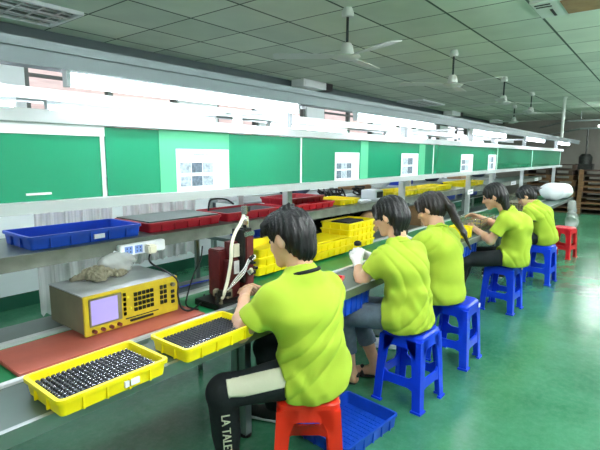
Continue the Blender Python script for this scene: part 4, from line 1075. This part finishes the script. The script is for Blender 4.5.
# man in the foreground
t1, g1 = person('man with short black hair in a lime shirt and dark track pants, nearest the camera', (1.545,1.12,.455), 1.0, dict(
    pel=(1.525,1.125,.555), chest=(1.495,1.14,.83), neck=(1.495,1.175,.985), head=(1.495,1.24,1.135), F=(-.06,.95,-.34), U=(0,0,1),
    sL=(1.340,1.195,.905), sR=(1.660,1.15,.895), eL=(1.265,1.315,.755), eR=(1.78,1.34,.76), wL=(1.415,1.44,.835), wR=(1.66,1.53,.80), hL=(1.50,1.51,.865), hR=(1.60,1.60,.83),
    pnL=(.6,-.2,-.6), pnR=(-.6,.1,-.4), pL=(1.455,1.155,.545), pR=(1.625,1.135,.545), kL=(1.225,1.38,.49), kR=(1.66,1.53,.50), aL=(1.30,1.44,.10), aR=(1.80,1.60,.10), tL=(1.26,1.60,.03), tR=(1.74,1.76,.03)),
    hair_short, 'dark_cloth', h=.005, fold=1, shoes='black', collar='dark_cloth')
# cream side panel and lettering of the track pants
s = SDF((.95,1.0,.35), (1.7,1.6,.72), .004)
s.cone(g1['pL'], g1['kL'], .088, .070, .04); s.cone(g1['kL'], g1['aL'], .068, .056, .02); s.warp(clothfold(10, .004)); s.d -= .003
ax = nrm(g1['kL']-g1['pL']); sd = nrm(np.cross(ax, V(0,0,1))); sd = -sd if sd[1] > 0 else sd   # outer side towards the camera
oc = nrm(sd*.85+V(0,0,.55)); wd = np.cross(ax, oc)
a0 = g1['pL']+ax*.04; a1 = g1['kL']-ax*.025
s.plane(a0, -ax); s.plane(a1, ax); s.plane(g1['pL']+oc*.035, -oc); s.plane(g1['pL']+wd*.042, wd); s.plane(g1['pL']-wd*.042, -wd)
s.mesh('side_panel', M['cream_cloth'], t1)
cu = bpy.data.curves.new('letters', 'FONT'); cu.body = 'L\u039b FILA\u03a3'; cu.body = 'LA TALEX'; cu.size = .052; cu.extrude = .0015; cu.resolution_u = 2
lo_ = bpy.data.objects.new('pants_lettering', cu); C.objects.link(lo_)
dn = nrm(g1['aL']-g1['kL']); vc = nrm(V(0,0,1.2)-(g1['kL']+g1['aL'])/2); out = nrm(V(-.62,-.78,0)); out = nrm(out-dn*(out@dn)); rr_ = np.cross(out, dn)
base = g1['kL']+dn*.055+out*.074-rr_*.018
mw = Matrix(((dn[0], rr_[0], out[0], base[0]), (dn[1], rr_[1], out[1], base[1]), (dn[2], rr_[2], out[2], base[2]), (0,0,0,1)))
bpy.context.view_layer.update()
me = bpy.data.meshes.new_from_object(lo_.evaluated_get(bpy.context.evaluated_depsgraph_get())); bpy.data.objects.remove(lo_)
me.transform(mw); me.materials.clear(); me.materials.append(M['cream_cloth'])
lo_ = bpy.data.objects.new('pants_lettering', me); C.objects.link(lo_); lo_.parent = t1; lo_.matrix_parent_inverse = Matrix.Translation(-Vector(t1.location))

# second worker: sandals, cropped grey-blue jeans, white gloves
t2, g2 = person('woman with shoulder-length black hair, white gloves, cropped jeans and sandals on the nearest blue stool', (2.52,1.10,.455), .95, dict(
    pel=(2.47,1.12,.555), chest=(2.45,1.15,.83), neck=(2.475,1.215,.965), head=(2.495,1.285,1.125), F=(-.05,.93,-.36), U=(0,0,1),
    sL=(2.315,1.23,.905), sR=(2.61,1.17,.90), eL=(2.285,1.345,.755), eR=(2.74,1.34,.75), wL=(2.365,1.425,.835), wR=(2.60,1.49,.83), hL=(2.42,1.455,.90), hR=(2.52,1.53,.88),
    pnL=(.7,.2,-.2), pnR=(-.7,.1,-.2), pL=(2.39,1.16,.545), pR=(2.55,1.13,.545), kL=(2.33,1.50,.50), kR=(2.52,1.53,.50), aL=(2.44,1.50,.085), aR=(2.62,1.42,.085), tL=(2.40,1.65,.03), tR=(2.55,1.57,.03)),
    hair_long(.10, .075), 'denim', trou_cut=.62, barefoot=True, gloves=True, fold=3)
t3, g3 = person('woman with a long ponytail in a lime shirt, on the second blue stool', (3.24,1.10,.455), .95, dict(
    pel=(3.10,1.15,.555), chest=(3.10,1.18,.83), neck=(3.14,1.24,.965), head=(3.19,1.325,1.105), F=(-.05,.88,-.45), U=(0,0,1),
    sL=(2.98,1.26,.905), sR=(3.27,1.20,.90), eL=(2.94,1.42,.77), eR=(3.44,1.36,.75), wL=(3.06,1.53,.85), wR=(3.30,1.52,.83), hL=(3.13,1.60,.88), hR=(3.22,1.58,.88),
    pnL=(.7,.2,-.2), pnR=(-.7,.1,-.2), pL=(3.02,1.19,.545), pR=(3.18,1.16,.545), kL=(3.06,1.50,.50), kR=(3.3,1.5,.50), aL=(3.10,1.55,.09), aR=(3.3,1.62,.09), tL=(3.04,1.72,.03), tR=(3.28,1.78,.03)),
    hair_long(0, 0, tail=((0,-.105,.06), [(3.20,1.175,1.12),(3.19,1.13,1.04),(3.19,1.07,.95),(3.20,1.02,.84)], [.030,.030,.026,.020,.007])), 'dark_cloth', h=.006, gloves=True, fold=5, shoes='white_plastic', hairmat='hairb')
t4, g4 = person('woman with loose long dark hair reaching into the wire basket, on the third blue stool', (4.64,1.10,.455), .97, dict(
    pel=(4.62,1.06,.555), chest=(4.60,1.04,.84), neck=(4.55,1.13,.975), head=(4.50,1.25,1.115), F=(-.25,.90,-.34), U=(0,0,1),
    sL=(4.415,1.12,.905), sR=(4.71,1.07,.885), eL=(4.36,1.215,.71), eR=(4.80,1.23,.78), wL=(4.45,1.40,.80), wR=(4.70,1.43,.88), hL=(4.50,1.47,.83), hR=(4.68,1.50,.90),
    pnL=(.7,.2,-.4), pnR=(-.5,.1,-.6), pL=(4.54,1.10,.545), pR=(4.70,1.08,.545), kL=(4.30,1.42,.51), kR=(4.6,1.48,.51), aL=(4.38,1.55,.09), aR=(4.66,1.6,.09), tL=(4.33,1.72,.03), tR=(4.62,1.78,.03)),
    hair_long(.19, .06, .07, ears=True), 'dark_cloth', h=.007, fold=7, cuff=False)
t5, g5 = person('woman with tied-back dark hair bowing over her work, on the farthest blue stool', (6.03,1.05,.455), .97, dict(
    pel=(6.0,1.06,.555), chest=(5.95,1.11,.81), neck=(5.94,1.20,.93), head=(5.93,1.285,1.02), F=(-.15,.80,-.62), U=(0,.3,1),
    sL=(5.80,1.21,.865), sR=(6.09,1.15,.86), eL=(5.78,1.19,.68), eR=(6.2,1.27,.70), wL=(5.85,1.37,.80), wR=(6.08,1.45,.81), hL=(5.9,1.44,.82), hR=(6.02,1.50,.83),
    pnL=(.7,.2,-.3), pnR=(-.7,.1,-.3), pL=(5.95,1.06,.545), pR=(6.11,1.05,.545), kL=(5.78,1.40,.51), kR=(6.0,1.46,.51), aL=(5.83,1.5,.09), aR=(6.05,1.55,.09), tL=(5.8,1.66,.03), tR=(6.0,1.72,.03)),
    hair_long(0, 0, bun=True), 'dark_cloth', h=.007, fold=11, cuff=True)
for q in 'LR':
    dr = nrm((g1['t'+q]-g1['a'+q])*V(1,1,0)); sdv = np.cross(dr, V(0,0,1)); b = MB()
    for k in range(4):
        c = (g1['a'+q]*V(1,1,0))*(.65-.13*k)+(g1['t'+q]*V(1,1,0))*(.35+.13*k)+V(0,0,.078-.008*k); b.tube([c-sdv*.03-V(0,0,.018), c, c+sdv*.03-V(0,0,.018)], .005, 6)
    o = b.build('laces', M['white_plastic'], t1, smooth=True); o.matrix_parent_inverse = Matrix.Translation(-Vector(t1.location))
# what the hands hold
tag(MB().lathe((2.435,1.47,.925), [(.001,0),(.022,.002),(.024,.02),(.012,.03),(.001,.03)], 16).build('held_part', M['insert'], smooth='auto'), 'small dark part held in the white-gloved hands of the second worker', 'part')
tag(MB().box((3.17,1.61,.905), (.12,.05,.014), .4).build('circuit_strip', M['insert'], bevel=.003), 'flat dark strip held in the ponytailed worker\'s gloved hands', 'part')
# ---------------------------------------------------------------- camera and render look
cd = bpy.data.cameras.new('camera'); cam = bpy.data.objects.new('camera', cd); C.objects.link(cam)
yaw, pit, rol = R(38.4), R(-8.6), R(.3)
fw = Vector((math.cos(pit)*math.cos(yaw), math.cos(pit)*math.sin(yaw), math.sin(pit)))
rt = Vector((math.sin(yaw), -math.cos(yaw), 0)); up = rt.cross(fw)
rt, up = rt*math.cos(rol)+up*math.sin(rol), -rt*math.sin(rol)+up*math.cos(rol)
cam.matrix_world = Matrix(((rt.x, up.x, -fw.x, 0), (rt.y, up.y, -fw.y, 0), (rt.z, up.z, -fw.z, CAMZ), (0,0,0,1)))
cd.sensor_width = 36; cd.lens = 460/600*36; cd.clip_start = .02
bpy.context.scene.camera = cam
w = bpy.data.worlds.new('world'); bpy.context.scene.world = w; w.use_nodes = True
w.node_tree.nodes['Background'].inputs[0].default_value = (.85,.92,1,1); w.node_tree.nodes['Background'].inputs[1].default_value = 1.1
vs = bpy.context.scene.view_settings; vs.view_transform = 'Standard'; vs.look = 'None'; vs.gamma = 1; vs.exposure = EXPO
